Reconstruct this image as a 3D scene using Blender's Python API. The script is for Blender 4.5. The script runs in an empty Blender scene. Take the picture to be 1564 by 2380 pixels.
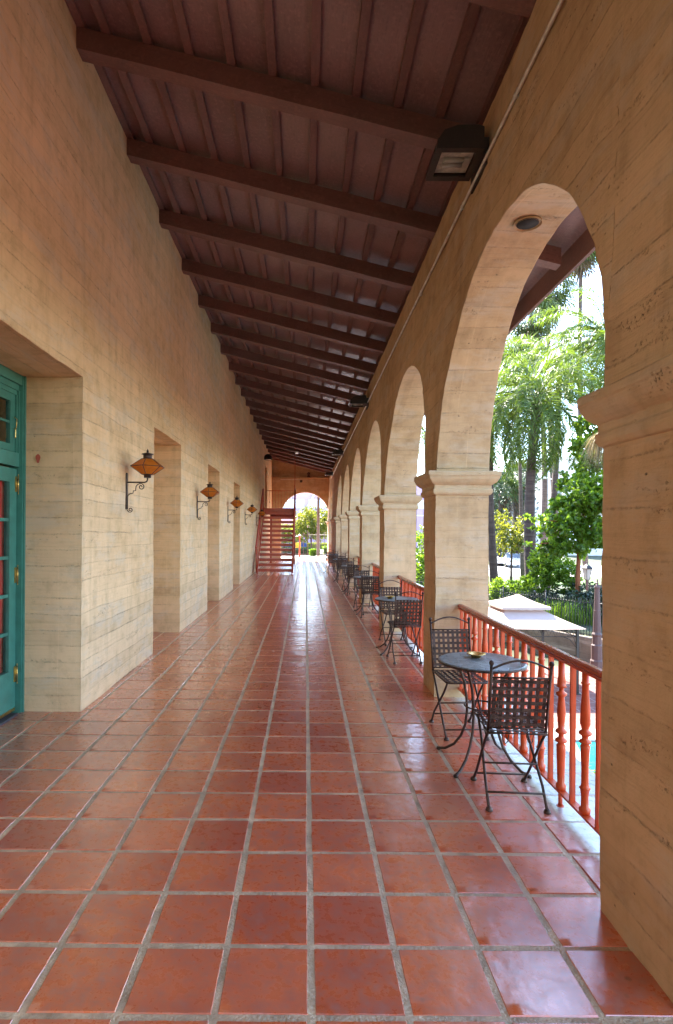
import bpy, math, random
from mathutils import Vector, Matrix, noise
random.seed(7)
PI = math.pi; R = math.radians
sc = bpy.context.scene
# ------------------------------------------------------------------ camera
EYE = 1.62
cam = bpy.data.cameras.new('camera'); camo = bpy.data.objects.new('camera', cam)
sc.collection.objects.link(camo); sc.camera = camo
cam.sensor_fit = 'VERTICAL'; cam.sensor_height = 36; cam.sensor_width = 36
cam.lens = 1325 / 2380 * 36
cam.shift_x = 72 / 2380; cam.shift_y = 45 / 2380
cam.clip_start = .05; cam.clip_end = 2000
camo.matrix_world = Matrix.Translation((0, 0, EYE)) @ Matrix.Rotation(R(90), 4, 'X') @ Matrix.Rotation(R(.4), 4, 'Z')
# ------------------------------------------------------------------ world, sun, exposure
SUN_EL, SUN_AZ = 50, -16          # azimuth measured from +Y towards +X (negative: to the left of the view)
w = bpy.data.worlds.new('World'); sc.world = w; w.use_nodes = True
nt = w.node_tree; bg = nt.nodes['Background']
sky = nt.nodes.new('ShaderNodeTexSky'); sky.sky_type = 'NISHITA'; sky.sun_disc = False
sky.sun_elevation = R(SUN_EL); sky.sun_rotation = R(SUN_AZ); sky.dust_density = .5; sky.ozone_density = 1.5; sky.air_density = 1.0
nt.links.new(sky.outputs[0], bg.inputs[0]); bg.inputs[1].default_value = .15
sl = bpy.data.lights.new('sun', 'SUN'); sl.energy = 4.2; sl.angle = R(.5); sl.color = (1, .93, .82)
so = bpy.data.objects.new('sun', sl); sc.collection.objects.link(so)
sd = Vector((math.sin(R(SUN_AZ)) * math.cos(R(SUN_EL)), math.cos(R(SUN_AZ)) * math.cos(R(SUN_EL)), math.sin(R(SUN_EL))))
so.rotation_euler = sd.to_track_quat('Z', 'Y').to_euler()
sc.view_settings.view_transform = 'Standard'; sc.view_settings.look = 'None'
sc.view_settings.exposure = 3.25; sc.view_settings.gamma = 1
sc.cycles.max_bounces = 12; sc.cycles.diffuse_bounces = 7; sc.cycles.glossy_bounces = 4
sc.cycles.transparent_max_bounces = 12
sc.cycles.caustics_reflective = False; sc.cycles.caustics_refractive = False
try: sc.cycles.use_denoising = True
except Exception: pass
# ------------------------------------------------------------------ materials
class N:
    def __init__(s, name):
        s.m = bpy.data.materials.new(name); s.m.use_nodes = True; s.t = s.m.node_tree
        s.t.nodes.clear(); s.out = s.t.nodes.new('ShaderNodeOutputMaterial')
    def n(s, typ, ins=None, **kw):
        nd = s.t.nodes.new('ShaderNode' + typ)
        for k, v in kw.items(): setattr(nd, k, v)
        if ins:
            for k, v in ins.items():
                if isinstance(v, bpy.types.NodeSocket): s.t.links.new(v, nd.inputs[k])
                else: nd.inputs[k].default_value = v
        return nd
    def math(s, op, a, b=0., c=None, clamp=False):
        d = {0: a, 1: b}
        if c is not None: d[2] = c
        return s.n('Math', d, operation=op, use_clamp=clamp).outputs[0]
    def mix(s, f, a, b, mode='MIX'):
        nd = s.n('Mix', None, data_type='RGBA', blend_type=mode)
        for k, v in ((0, f), (6, a), (7, b)):
            if isinstance(v, bpy.types.NodeSocket): s.t.links.new(v, nd.inputs[k])
            else: nd.inputs[k].default_value = v
        return nd.outputs[2]
    def ramp(s, f, lo, hi):
        nd = s.n('MapRange', {0: f, 1: lo, 2: hi, 3: 0., 4: 1.}); nd.clamp = True
        return nd.outputs[0]
    def noise(s, vec, scale, detail=4, rough=.55):
        return s.n('TexNoise', {'Vector': vec, 'Scale': scale, 'Detail': detail, 'Roughness': rough}).outputs[0]
    def vmul(s, vec, sc_):
        return s.n('VectorMath', {0: vec, 1: sc_}, operation='MULTIPLY').outputs[0]
    def bump(s, h, strength, dist, prev=None):
        d = {'Height': h, 'Strength': strength, 'Distance': dist}
        if prev is not None: d['Normal'] = prev
        return s.n('Bump', d).outputs[0]
    def fin(s, sh):
        s.t.links.new(sh, s.out.inputs[0]); return s.m
def c4(c): return (c[0], c[1], c[2], 1)
def mul(c, k): return tuple(x * k for x in c)
def P(nn, ins): return nn.n('BsdfPrincipled', ins).outputs[0]
def simple(name, col, rough=.6, metal=0., var=.25, scale=6., bump=.15, bscale=60., spec=.5, coat=0.):
    a = N(name); o = a.n('TexCoord').outputs['Object']
    f = a.ramp(a.noise(o, scale), .3, .7)
    base = a.mix(f, c4(mul(col, 1 - var)), c4(mul(col, 1 + var)))
    b = a.bump(a.noise(o, bscale, 3), bump, .01)
    r = a.math('ADD', a.math('MULTIPLY', a.noise(o, scale * 2.3), .25), rough - .12)
    return a.fin(P(a, {'Base Color': base, 'Roughness': r, 'Metallic': metal, 'Normal': b, 'Specular IOR Level': spec, 'Coat Weight': coat}))
def concrete(name, c1, c2, sp=.145, dark=.62, stain=(.16, .13, .10)):
    """board-formed concrete; UV is in metres: u along the board, v across the boards"""
    a = N(name); uv = a.n('TexCoord').outputs['UV']; ob = a.n('TexCoord').outputs['Object']
    sx = a.n('SeparateXYZ', {0: uv}); u, v = sx.outputs[0], sx.outputs[1]
    wob = a.math('MULTIPLY', a.math('SUBTRACT', a.noise(a.vmul(uv, (.5, 1.5, 1)), 1.), .5), .09)
    vv = a.math('DIVIDE', a.math('ADD', v, wob), sp)
    fr = a.math('FRACT', vv); idx = a.math('FLOOR', vv)
    # distance to the joint, in metres
    d = a.math('MULTIPLY', a.math('SUBTRACT', .5, a.math('ABSOLUTE', a.math('SUBTRACT', fr, .5))), sp)
    rag = a.math('MULTIPLY', a.noise(ob, 34, 6, .75), .0105)
    brk = a.ramp(a.noise(a.vmul(uv, (.9, 9, 1)), 1., 6, .78), .36, .66)
    dot = a.math('ADD', .25, a.math('MULTIPLY', a.ramp(a.noise(ob, 48., 4, .7), .46, .60), .95))
    ln = a.math('MULTIPLY', a.math('MULTIPLY', a.math('SUBTRACT', 1., a.ramp(a.math('SUBTRACT', d, rag), -.0060, .0040)), brk), dot, clamp=True)
    # long board joints (vertical) every few metres, different per board
    wn = a.n('TexWhiteNoise', {'W': idx}, noise_dimensions='1D').outputs[0]
    tone = a.math('MULTIPLY', a.math('SUBTRACT', wn, .5), .42)
    cmb = a.n('CombineXYZ', {0: a.math('MULTIPLY', u, 2.2), 1: a.math('MULTIPLY', v, 46), 2: a.math('MULTIPLY', idx, 3.7)}).outputs[0]
    grain = a.noise(cmb, 1., 5, .6)
    big = a.noise(ob, .55, 5, .6)
    drip = a.ramp(a.noise(a.vmul(uv, (7, .45, 1)), 1., 5, .6), .50, .78)
    mott = a.noise(ob, 5.5, 8, .68)
    fine = a.noise(ob, 75, 4, .7)
    pit = a.n('TexVoronoi', {'Vector': a.vmul(ob, (1, 1, 1.6)), 'Scale': 8.}).outputs[0]
    pitm = a.math('MULTIPLY', a.math('SUBTRACT', 1., a.ramp(pit, .03, .075)), a.ramp(a.noise(ob, 3.1), .5, .58))
    col = a.mix(a.ramp(big, .32, .68), c4(c1), c4(c2))
    col = a.mix(a.math('MULTIPLY', drip, .5), col, c4(mul(c1, .66)))
    col = a.mix(a.math('ADD', .5, tone), a.mix(1., col, (.80, .79, .77, 1), 'MULTIPLY'), a.mix(1., col, (1.18, 1.18, 1.19, 1), 'MULTIPLY'))
    col = a.mix(a.math('MULTIPLY', a.ramp(mott, .35, .75), .40), col, c4(mul(c2, 1.22)))
    patch = a.math('MULTIPLY', a.ramp(a.noise(a.vmul(uv, (.9, 2.6, 1)), 1.3, 7, .7), .50, .62), .38)
    col = a.mix(patch, col, (.56, .50, .41, 1))
    crumb = a.math('MULTIPLY', a.ramp(a.noise(ob, 55, 5, .8), .56, .66), a.ramp(a.noise(a.vmul(uv, (.8, 5, 1)), 1.6, 4, .7), .56, .66))
    col = a.mix(a.math('MULTIPLY', crumb, .9), col, c4(mul(stain, 1.1)))
    col = a.mix(a.math('MULTIPLY', a.ramp(mott, .48, .34), .22), col, c4(mul(c1, .66)))
    col = a.mix(a.math('MULTIPLY', a.ramp(grain, .55, .72), .22), col, c4(mul(c1, .55)))
    stk = a.math('MULTIPLY', a.ramp(a.noise(a.vmul(uv, (34, .22, 1)), 1., 2), .64, .72), a.ramp(a.noise(a.vmul(uv, (1.1, .7, 1)), 1.), .45, .6))
    col = a.mix(a.math('MULTIPLY', stk, .45), col, c4(mul(c2, 1.25)))
    col = a.mix(a.math('MULTIPLY', ln, dark), col, c4(stain))
    col = a.mix(a.math('MULTIPLY', pitm, .75), col, c4(mul(stain, .7)))
    h = a.math('ADD', a.math('MULTIPLY', grain, .35), a.math('MULTIPLY', fine, .22))
    h = a.math('ADD', h, a.math('MULTIPLY', mott, .55)); h = a.math('SUBTRACT', h, a.math('MULTIPLY', ln, .6))
    h = a.math('SUBTRACT', h, a.math('MULTIPLY', a.math('ADD', pitm, crumb), .8)); h = a.math('ADD', h, a.math('MULTIPLY', wn, .35))
    bv = a.n('Bevel', {'Radius': .016}); bv.samples = 4; geo = a.n('NewGeometry').outputs['Normal']
    dt = a.n('VectorMath', {0: bv.outputs[0], 1: geo}, operation='DOT_PRODUCT').outputs[1]
    em = a.math('MULTIPLY', a.ramp(a.math('SUBTRACT', 1., dt), .015, .12), a.ramp(a.noise(ob, 14., 5, .7), .34, .52))
    col = a.mix(a.math('MULTIPLY', em, .75), col, c4(mul(c2, 1.12)))
    h = a.math('SUBTRACT', h, a.math('MULTIPLY', em, a.math('MULTIPLY', a.noise(ob, 40., 4, .7), 1.2)))
    b = a.bump(h, .85, .013, bv.outputs[0])
    return a.fin(P(a, {'Base Color': col, 'Roughness': .88, 'Normal': b, 'Specular IOR Level': .3}))
def wood(name, c1, c2, rough=.6):
    a = N(name); ob = a.n('TexCoord').outputs['Object']
    uv = a.n('TexCoord').outputs['UV']
    g = a.noise(a.vmul(uv, (3., 60, 1)), 1., 5, .6); big = a.noise(ob, 1.7, 4); f2 = a.noise(ob, 30, 4)
    col = a.mix(a.ramp(big, .3, .7), c4(c1), c4(c2))
    col = a.mix(a.math('MULTIPLY', a.ramp(g, .5, .72), .6), col, c4(mul(c1, .42)))
    col = a.mix(a.math('MULTIPLY', a.ramp(a.math('ADD', a.math('MULTIPLY', f2, .5), a.math('MULTIPLY', g, .5)), .50, .62), .38), col, c4(mul(c2, 1.55)))
    b = a.bump(a.math('ADD', g, a.math('MULTIPLY', f2, .5)), .5, .006)
    return a.fin(P(a, {'Base Color': col, 'Roughness': rough, 'Normal': b}))
def leafmat(name, ca, cb, trans=.5, tcol=None):
    a = N(name); rnd = a.n('NewGeometry').outputs['Random Per Island']; ob = a.n('TexCoord').outputs['Object']
    f = a.math('ADD', a.math('MULTIPLY', rnd, .7), a.math('MULTIPLY', a.noise(ob, 1.2), .3))
    col = a.mix(f, c4(ca), c4(cb)); tc = a.mix(.5, col, c4(tcol or mul(cb, 1.4)))
    d = P(a, {'Base Color': col, 'Roughness': .42, 'Specular IOR Level': .5})
    t = a.n('BsdfTranslucent', {0: tc}).outputs[0]
    return a.fin(a.n('MixShader', {0: trans, 1: d, 2: t}).outputs[0])

M = {}
M['wall'] = concrete('wall_concrete', (.58, .38, .195), (.76, .54, .325), .145, .58)
M['arcade'] = concrete('arcade_concrete', (.43, .285, .15), (.63, .455, .275), .2, .55)
M['endwall'] = concrete('end_concrete', (.38, .27, .16), (.50, .38, .24), .2, .3)
M['capital'] = concrete('capital_concrete', (.47, .34, .20), (.60, .46, .29), 9., .0)
M['planter'] = concrete('planter_concrete', (.17, .125, .095), (.24, .185, .14), .4, .3)
M['wood'] = wood('roof_wood', (.125, .058, .048), (.195, .092, .078), .52)
M['board'] = wood('roof_board', (.175, .097, .093), (.26, .15, .148), .34)
def tile_mat():
    a = N('clay_tile'); ob = a.n('TexCoord').outputs['Object']; rnd = a.n('NewGeometry').outputs['Random Per Island']
    wn = a.n('TexWhiteNoise', {'W': a.math('MULTIPLY', rnd, 91.)}, noise_dimensions='1D').outputs[0]
    off = a.n('CombineXYZ', {0: a.math('MULTIPLY', rnd, 37.), 1: a.math('MULTIPLY', wn, 53.), 2: 0.}).outputs[0]
    vec = a.n('VectorMath', {0: ob, 1: off}, operation='ADD').outputs[0]
    n1 = a.noise(vec, 5.5, 6, .6); n2 = a.noise(vec, 22., 6, .65); n3 = a.noise(ob, 160., 3)
    base = a.mix(rnd, (.44, .062, .028, 1), (.80, .205, .085, 1))
    col = a.mix(a.math('MULTIPLY', a.ramp(n1, .38, .68), .75), base, (.46, .115, .066, 1))
    col = a.mix(a.math('MULTIPLY', a.ramp(n1, .60, .40), a.math('MULTIPLY', wn, .7)), col, (.70, .150, .038, 1))
    col = a.mix(a.math('MULTIPLY', a.ramp(n2, .46, .70), a.math('ADD', .35, a.math('MULTIPLY', wn, .35))), col, (.46, .20, .15, 1))
    col = a.mix(a.math('MULTIPLY', a.ramp(n2, .46, .28), .32), col, (.70, .16, .055, 1))
    spot = a.n('TexVoronoi', {'Vector': vec, 'Scale': 7.}).outputs[0]
    col = a.mix(a.math('MULTIPLY', a.math('SUBTRACT', 1., a.ramp(spot, .05, .11)), a.math('MULTIPLY', a.ramp(n1, .5, .6), .6)), col, (.13, .03, .015, 1))
    dust = a.ramp(a.noise(ob, 45., 2), .70, .74)
    col = a.mix(a.math('MULTIPLY', dust, .4), col, (.5, .33, .27, 1))
    # tile colour turns pale towards the outer edge of the gallery floor
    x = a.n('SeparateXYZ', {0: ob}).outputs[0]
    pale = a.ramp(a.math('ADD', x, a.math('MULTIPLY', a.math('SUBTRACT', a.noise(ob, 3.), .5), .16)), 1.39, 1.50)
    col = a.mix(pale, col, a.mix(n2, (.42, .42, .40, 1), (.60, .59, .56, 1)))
    rough = a.math('ADD', .14, a.math('MULTIPLY', n2, .20)); rough = a.math('ADD', rough, a.math('MULTIPLY', n1, .10))
    nb_ = a.noise(vec, 6.5, 2, .5); b = a.bump(a.math('ADD', nb_, a.math('MULTIPLY', n3, .02)), .8, .0062)
    b = a.bump(n2, .35, .003, b)
    return a.fin(P(a, {'Base Color': col, 'Roughness': rough, 'Normal': b, 'Specular IOR Level': 1., 'Coat Weight': 1., 'Coat IOR': 1.7, 'Coat Roughness': .18, 'Coat Normal': b}))
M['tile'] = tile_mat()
M['grout'] = simple('grout', (.52, .385, .245), .36, 0, .35, 9, .7, 90)
def paving():
    a = N('brick_paving'); ob = a.n('TexCoord').outputs['Object']
    br = a.n('TexBrick', {'Vector': ob, 'Color1': (.12, .026, .018, 1), 'Color2': (.16, .040, .027, 1), 'Mortar': (.22, .17, .14, 1), 'Scale': 1., 'Mortar Size': .018, 'Brick Width': .42, 'Row Height': .42})
    br.offset = 0
    col = a.mix(a.math('MULTIPLY', a.noise(ob, 2.2, 5), .5), br.outputs[0], (.16, .065, .045, 1))
    return a.fin(P(a, {'Base Color': col, 'Roughness': .7, 'Normal': a.bump(br.outputs[1], -.3, .01)}))
M['paving'] = paving()
M['asphalt'] = simple('asphalt', (.20, .20, .195), .9, 0, .2, .6, .4, 50)
M['pale_concrete'] = simple('pale_concrete', (.52, .50, .47), .8, 0, .15, 1.5, .4, 40)
M['soil'] = simple('garden_soil', (.035, .045, .018), .95, 0, .4, 1.1, .8, 20)
M['lawn'] = simple('lawn', (.06, .12, .02), .9, 0, .35, 3., .8, 50)
def paint(name, col, rough, rust=.15):
    a = N(name); ob = a.n('TexCoord').outputs['Object']
    n1 = a.noise(ob, 9, 5); n2 = a.noise(ob, 70, 3)
    cc = a.mix(a.ramp(n1, .35, .7), c4(mul(col, .82)), c4(mul(col, 1.12)))
    cc = a.mix(a.math('MULTIPLY', a.ramp(n2, .62, .72), rust), cc, c4(mul(col, .25)))
    return a.fin(P(a, {'Base Color': cc, 'Roughness': a.math('ADD', rough, a.math('MULTIPLY', n1, .15)), 'Normal': a.bump(n2, .25, .003)}))
M['rail'] = paint('orange_red_paint', (.62, .082, .018), .30)
M['railtop'] = paint('handrail_paint', (.42, .065, .024), .12, .2)
M['stair'] = paint('stair_red_paint', (.42, .055, .020), .28)
M['iron'] = simple('wrought_iron', (.070, .045, .036), .38, .65, .5, 14, .4, 120)
M['blackiron'] = simple('black_iron', (.022, .020, .020), .5, .3, .3, 9)
M['slate'] = None
def slate():
    a = N('slate_mosaic'); ob = a.n('TexCoord').outputs['Object']
    v = a.n('TexVoronoi', {'Vector': ob, 'Scale': 17.}, feature='DISTANCE_TO_EDGE').outputs[0]
    v2 = a.n('TexVoronoi', {'Vector': ob, 'Scale': 17.}).outputs[1]
    nz = a.noise(ob, 40, 5)
    c = a.mix(v2, (.09, .11, .115, 1), (.24, .26, .25, 1)); c = a.mix(a.math('MULTIPLY', nz, .4), c, (.34, .34, .30, 1))
    c = a.mix(a.ramp(v, .0, .035), (.035, .033, .03, 1), c)
    return a.fin(P(a, {'Base Color': c, 'Roughness': a.math('ADD', .25, a.math('MULTIPLY', nz, .3)), 'Normal': a.bump(a.math('ADD', a.ramp(v, 0, .05), nz), .6, .004)}))
M['slate'] = slate()
M['brass'] = simple('brass', (.62, .42, .14), .3, .95, .2, 20)
M['green'] = paint('green_paint', (.06, .225, .175), .35, .05)
def glass(name, tint, rough=.04, al=.35):
    a = N(name); g = a.n('BsdfGlossy', {'Color': (1, 1, 1, 1), 'Roughness': rough}).outputs[0]
    t = a.n('BsdfTransparent', {0: c4(tint)}).outputs[0]
    fz = a.n('Fresnel', {0: 1.5}).outputs[0]
    return a.fin(a.n('MixShader', {0: a.math('ADD', fz, .03), 1: t, 2: g}).outputs[0])
M['glass'] = glass('window_glass', (.8, .85, .83))
def amber():
    a = N('amber_glass'); ob = a.n('TexCoord').outputs['Object']; n1 = a.noise(a.vmul(ob, (8, 8, 2)), 4., 5)
    c = a.mix(n1, (.55, .15, .012, 1), (.80, .38, .07, 1))
    d = P(a, {'Base Color': c, 'Roughness': .25}); t = a.n('BsdfTranslucent', {0: a.mix(.3, c, (1, .45, .08, 1))}).outputs[0]
    return a.fin(a.n('MixShader', {0: .55, 1: d, 2: t}).outputs[0])
M['amber'] = amber()
M['curtain'] = simple('red_curtain', (.80, .03, .035), .75, 0, .2, 3, .2, 80)
M['darkroom'] = simple('dark_interior', (.05, .03, .025), .9)
M['conduit'] = simple('galvanised_conduit', (.66, .64, .60), .35, .5, .2, 12)
M['lampbody'] = simple('bronze_lamp_body', (.030, .020, .018), .45, .2, .2, 20)
M['lens'] = simple('lamp_lens', (.46, .44, .38), .12, 0, .25, 22, .5, 40, .9)
M['white'] = simple('white_plastic', (.72, .72, .70), .4, 0, .05)
def canvas():
    a = N('canopy_cloth'); ob = a.n('TexCoord').outputs['Object']; n1 = a.noise(ob, 2.)
    c = a.mix(n1, (.40, .31, .285, 1), (.47, .375, .345, 1)); d = P(a, {'Base Color': c, 'Roughness': .85, 'Normal': a.bump(n1, .3, .05)})
    return a.fin(a.n('MixShader', {0: .10, 1: d, 2: a.n('BsdfTranslucent', {0: c}).outputs[0]}).outputs[0])
M['canvas'] = canvas()
M['postpaint'] = simple('dusty_pink_post', (.085, .050, .045), .6, 0, .12, 5)
M['frost'] = simple('frosted_glass', (.30, .30, .27), .35, 0, .08)
def water():
    a = N('pool_water'); ob = a.n('TexCoord').outputs['Object']; n1 = a.noise(a.vmul(ob, (1, .6, 1)), 5., 3); n2 = a.noise(ob, 1.5)
    c = a.mix(n2, (.008, .20, .27, 1), (.03, .30, .36, 1))
    return a.fin(P(a, {'Base Color': c, 'Roughness': .12, 'Specular IOR Level': .15, 'Normal': a.bump(n1, .35, .05)}))
M['water'] = water()
def trunkmat(name, c1, c2, rings=9.):
    a = N(name); ob = a.n('TexCoord').outputs['Object']
    wv = a.noise(a.vmul(ob, (1.2, 1.2, rings)), 1., 4); n1 = a.noise(a.vmul(ob, (9, 9, 1.2)), 1.4, 5)
    c = a.mix(a.ramp(wv, .35, .65), c4(c1), c4(c2)); c = a.mix(a.math('MULTIPLY', a.ramp(n1, .5, .7), .4), c, c4(mul(c1, .5)))
    return a.fin(P(a, {'Base Color': c, 'Roughness': .9, 'Normal': a.bump(a.math('ADD', wv, n1), .8, .05)}))
M['palmtrunk'] = trunkmat('palm_trunk', (.055, .033, .026), (.10, .066, .052))
M['bark'] = trunkmat('bark', (.045, .028, .018), (.08, .05, .032), 2.)
M['rust_bark'] = trunkmat('peeling_bark', (.17, .05, .018), (.24, .08, .03), 2.)
M['frond'] = leafmat('palm_frond', (.022, .055, .012), (.07, .125, .018), .45, (.26, .36, .012))
M['fan'] = leafmat('fan_palm_leaf', (.025, .050, .016), (.06, .10, .025), .35, (.20, .27, .04))
M['dead'] = leafmat('dead_frond', (.07, .045, .022), (.14, .09, .045), .3, (.22, .15, .05))
M['seed'] = leafmat('seed_strands', (.16, .11, .045), (.26, .19, .085), .35, (.33, .26, .1))
M['leaf'] = leafmat('bright_leaf', (.026, .07, .008), (.12, .22, .02), .6, (.34, .50, .02))
M['leaf2'] = leafmat('citrus_leaf', (.022, .048, .008), (.085, .12, .013), .5, (.48, .46, .025))
M['leafd'] = leafmat('dark_leaf', (.010, .024, .009), (.022, .048, .014), .22, (.05, .10, .015))
M['purple'] = simple('mauve_plaster', (.40, .29, .43), .8, 0, .08, .4)
M['pink'] = simple('pink_plaster', (.66, .34, .33), .8, 0, .12, .4)
M['palewall'] = simple('pale_plaster', (.62, .60, .58), .8, 0, .08, .3)
M['winband'] = simple('window_band', (.58, .70, .78), .15, 0, .1, 1.)
M['darkglass'] = simple('dark_window', (.05, .07, .09), .08, 0, .2, 1.)
M['yellow'] = simple('yellow_paint', (.80, .42, .03), .5)
M['carblue'] = simple('blue_car_paint', (.03, .06, .22), .2, .3, .05, 1, .02, 10, .5, 1.)
M['carwhite'] = simple('silver_car_paint', (.55, .58, .64), .2, .3, .05, 1, .02, 10, .5, 1.)
M['rubber'] = simple('rubber', (.02, .02, .02), .8)
M['redlamp'] = simple('red_tail_lamp', (.5, .02, .02), .2)
M['terracotta'] = simple('terracotta_roof', (.38, .14, .08), .8)
M['chrome'] = simple('chrome', (.7, .7, .7), .1, 1., .02)
# ------------------------------------------------------------------ mesh builder
class MB:
    def __init__(s): s.v = []; s.f = []; s.mi = []; s.uv = []; s.sm = []
    def face(s, idx, mi=0, uv=None, sm=False):
        s.f.append(idx); s.mi.append(mi); s.uv.append(uv); s.sm.append(sm)
    def quad(s, pts, mi=0, uv=None, sm=False):
        b = len(s.v); s.v += [tuple(p) for p in pts]; s.face(list(range(b, b + len(pts))), mi, uv, sm)
    def box(s, x0, x1, y0, y1, z0, z1, mi=0, mat=None):
        b = len(s.v)
        pts = [(x0, y0, z0), (x1, y0, z0), (x1, y1, z0), (x0, y1, z0), (x0, y0, z1), (x1, y0, z1), (x1, y1, z1), (x0, y1, z1)]
        if mat is not None: pts = [tuple(mat @ Vector(p)) for p in pts]
        s.v += pts
        L = (x1 - x0, y1 - y0, z1 - z0)
        for fc, (a, c) in (((0, 3, 2, 1), (1, 0)), ((4, 5, 6, 7), (0, 1)), ((0, 1, 5, 4), (0, 2)), ((2, 3, 7, 6), (0, 2)), ((1, 2, 6, 5), (1, 2)), ((3, 0, 4, 7), (1, 2))):
            u_, v_ = L[a], L[c]
            uv = [(0, 0), (u_, 0), (u_, v_), (0, v_)]
            if v_ > u_ * 1.01: uv = [(0, 0), (0, u_), (v_, u_), (v_, 0)]
            s.face([b + i for i in fc], mi, uv)
    def obox(s, p, q, wd, ht, mi=0, up=(0, 0, 1)):
        """bar from p to q, wd wide (sideways) and ht tall (along up)"""
        p, q = Vector(p), Vector(q); d = q - p; L = d.length; d.normalize()
        sd_ = d.cross(Vector(up)).normalized(); u_ = sd_.cross(d)
        m = Matrix((d, sd_, u_)).transposed().to_4x4(); m.translation = p
        s.box(0, L, -wd / 2, wd / 2, -ht / 2, ht / 2, mi, m)
    def tube(s, pts, r, n=8, mi=0, cap=True, closed=False):
        pts = [Vector(p) for p in pts]; k = len(pts); rr = r if isinstance(r, (list, tuple)) else [r] * k
        b = len(s.v); up = Vector((0, 0, 1)); prev = None
        for i, p in enumerate(pts):
            if closed: t = pts[(i + 1) % k] - pts[i - 1]
            else: t = pts[min(i + 1, k - 1)] - pts[max(i - 1, 0)]
            if t.length < 1e-9: t = Vector((0, 0, 1))
            t.normalize()
            if prev is None:
                a = t.cross(up)
                if a.length < .05: a = t.cross(Vector((1, 0, 0)))
            else: a = prev - t * prev.dot(t)
            a.normalize(); prev = a; c = t.cross(a)
            for j in range(n):
                an = 2 * PI * j / n; s.v.append(tuple(p + a * (math.cos(an) * rr[i]) + c * (math.sin(an) * rr[i])))
        for i in range(k if closed else k - 1):
            i2 = (i + 1) % k
            for j in range(n):
                j2 = (j + 1) % n; s.face([b + i * n + j, b + i2 * n + j, b + i2 * n + j2, b + i * n + j2], mi, None, True)
        if cap and not closed:
            s.face([b + j for j in range(n)], mi); s.face([b + (k - 1) * n + j for j in reversed(range(n))], mi)
    def lathe(s, prof, c=(0, 0, 0), n=16, mi=0, smooth=True, rot=0., cap=True):
        b = len(s.v); k = len(prof)
        for (r, z) in prof:
            for j in range(n):
                a = rot + 2 * PI * j / n; s.v.append((c[0] + r * math.cos(a), c[1] + r * math.sin(a), c[2] + z))
        for i in range(k - 1):
            for j in range(n):
                j2 = (j + 1) % n; s.face([b + i * n + j, b + i * n + j2, b + (i + 1) * n + j2, b + (i + 1) * n + j], mi, None, smooth)
        if cap:
            s.face([b + j for j in reversed(range(n))], mi); s.face([b + (k - 1) * n + j for j in range(n)], mi)
    def grid(s, fn, us, vs, mi=0, uvf=None, flip=False, amp=.0):
        """patch fn(u,v)->point; uvf(u,v)->(u,v) in metres"""
        b = len(s.v); nv = len(vs)
        for u_ in us:
            for v_ in vs:
                p = Vector(fn(u_, v_))
                if amp: p = p + rough(p, amp)
                s.v.append(tuple(p))
        for i in range(len(us) - 1):
            for j in range(nv - 1):
                ix = [b + i * nv + j, b + (i + 1) * nv + j, b + (i + 1) * nv + j + 1, b + i * nv + j + 1]
                cs = [(us[i], vs[j]), (us[i + 1], vs[j]), (us[i + 1], vs[j + 1]), (us[i], vs[j + 1])]
                uv = [uvf(*c) if uvf else c for c in cs]
                if flip: ix.reverse(); uv.reverse()
                s.face(ix, mi, uv, True)
    def build(s, name, mats, parent=None, loc=None):
        me = bpy.data.meshes.new(name); me.from_pydata(s.v, [], s.f)
        if not isinstance(mats, (list, tuple)): mats = [mats]
        for m in mats: me.materials.append(m)
        me.polygons.foreach_set('material_index', s.mi); me.polygons.foreach_set('use_smooth', s.sm)
        if any(u is not None for u in s.uv):
            ul = me.uv_layers.new(name='UVMap'); fl = []
            for fc, u in zip(s.f, s.uv):
                fl += [c for p in (u if u is not None else [(0, 0)] * len(fc)) for c in p]
            ul.data.foreach_set('uv', fl)
        me.update()
        o = bpy.data.objects.new(name, me); sc.collection.objects.link(o)
        if parent is not None: o.parent = parent
        if loc is not None: o.location = loc
        return o
def rough(p, amp):
    return noise.noise_vector(p * 7.3) * amp + noise.noise_vector(p * 1.7 + Vector((5, 3, 9))) * amp * 1.6 + noise.noise_vector(p * 23.) * amp * .5
def tag(o, label=None, cat=None, group=None, kind=None):
    if label: o['label'] = label
    if cat: o['category'] = cat
    if group: o['group'] = group
    if kind: o['kind'] = kind
    return o
def thing(name, label, cat, loc=(0, 0, 0), rz=0., group=None):
    o = bpy.data.objects.new(name, None); sc.collection.objects.link(o); o.empty_display_size = .1
    o.location = loc; o.rotation_euler = (0, 0, rz); return tag(o, label, cat, group)
def struct(mb, name, m): return tag(mb.build(name, m), kind='structure')
def dup(root, loc, rz=0., label=None, scale=None):
    kids = {}
    for o in list(sc.collection.objects):
        if o.parent is not None: kids.setdefault(o.parent, []).append(o)
    def cp(o, par):
        c = o.copy(); sc.collection.objects.link(c)
        if par is not None: c.parent = par
        for k in kids.get(o, []): cp(k, c)
        return c
    r = cp(root, None); r.location = loc; r.rotation_euler = (0, 0, rz)
    if scale: r.scale = scale
    if label: r['label'] = label
    return r
def frange(a, b, st):
    n = max(1, int(math.ceil((b - a) / st - 1e-6))); return [a + (b - a) * i / n for i in range(n + 1)]
def breaks(pts, st, stf=None):
    out = []
    for a, b in zip(pts[:-1], pts[1:]):
        s_ = st if (stf is None or a < 12) else stf
        seg = frange(a, b, s_); out += seg[:-1]
    return out + [pts[-1]]
# ------------------------------------------------------------------ layout constants
XL = -1.99; XR = 1.28; THK = .52; Y0 = -9.; Y1 = 33.5
def xin(h): return XR + max(0, h - 2.2) * .046
SL = -.2467
def hb(x): return 5.74 + (x - XL) * SL            # underside of the roof beams
WTOP = hb(1.41)
S = .325
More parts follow.
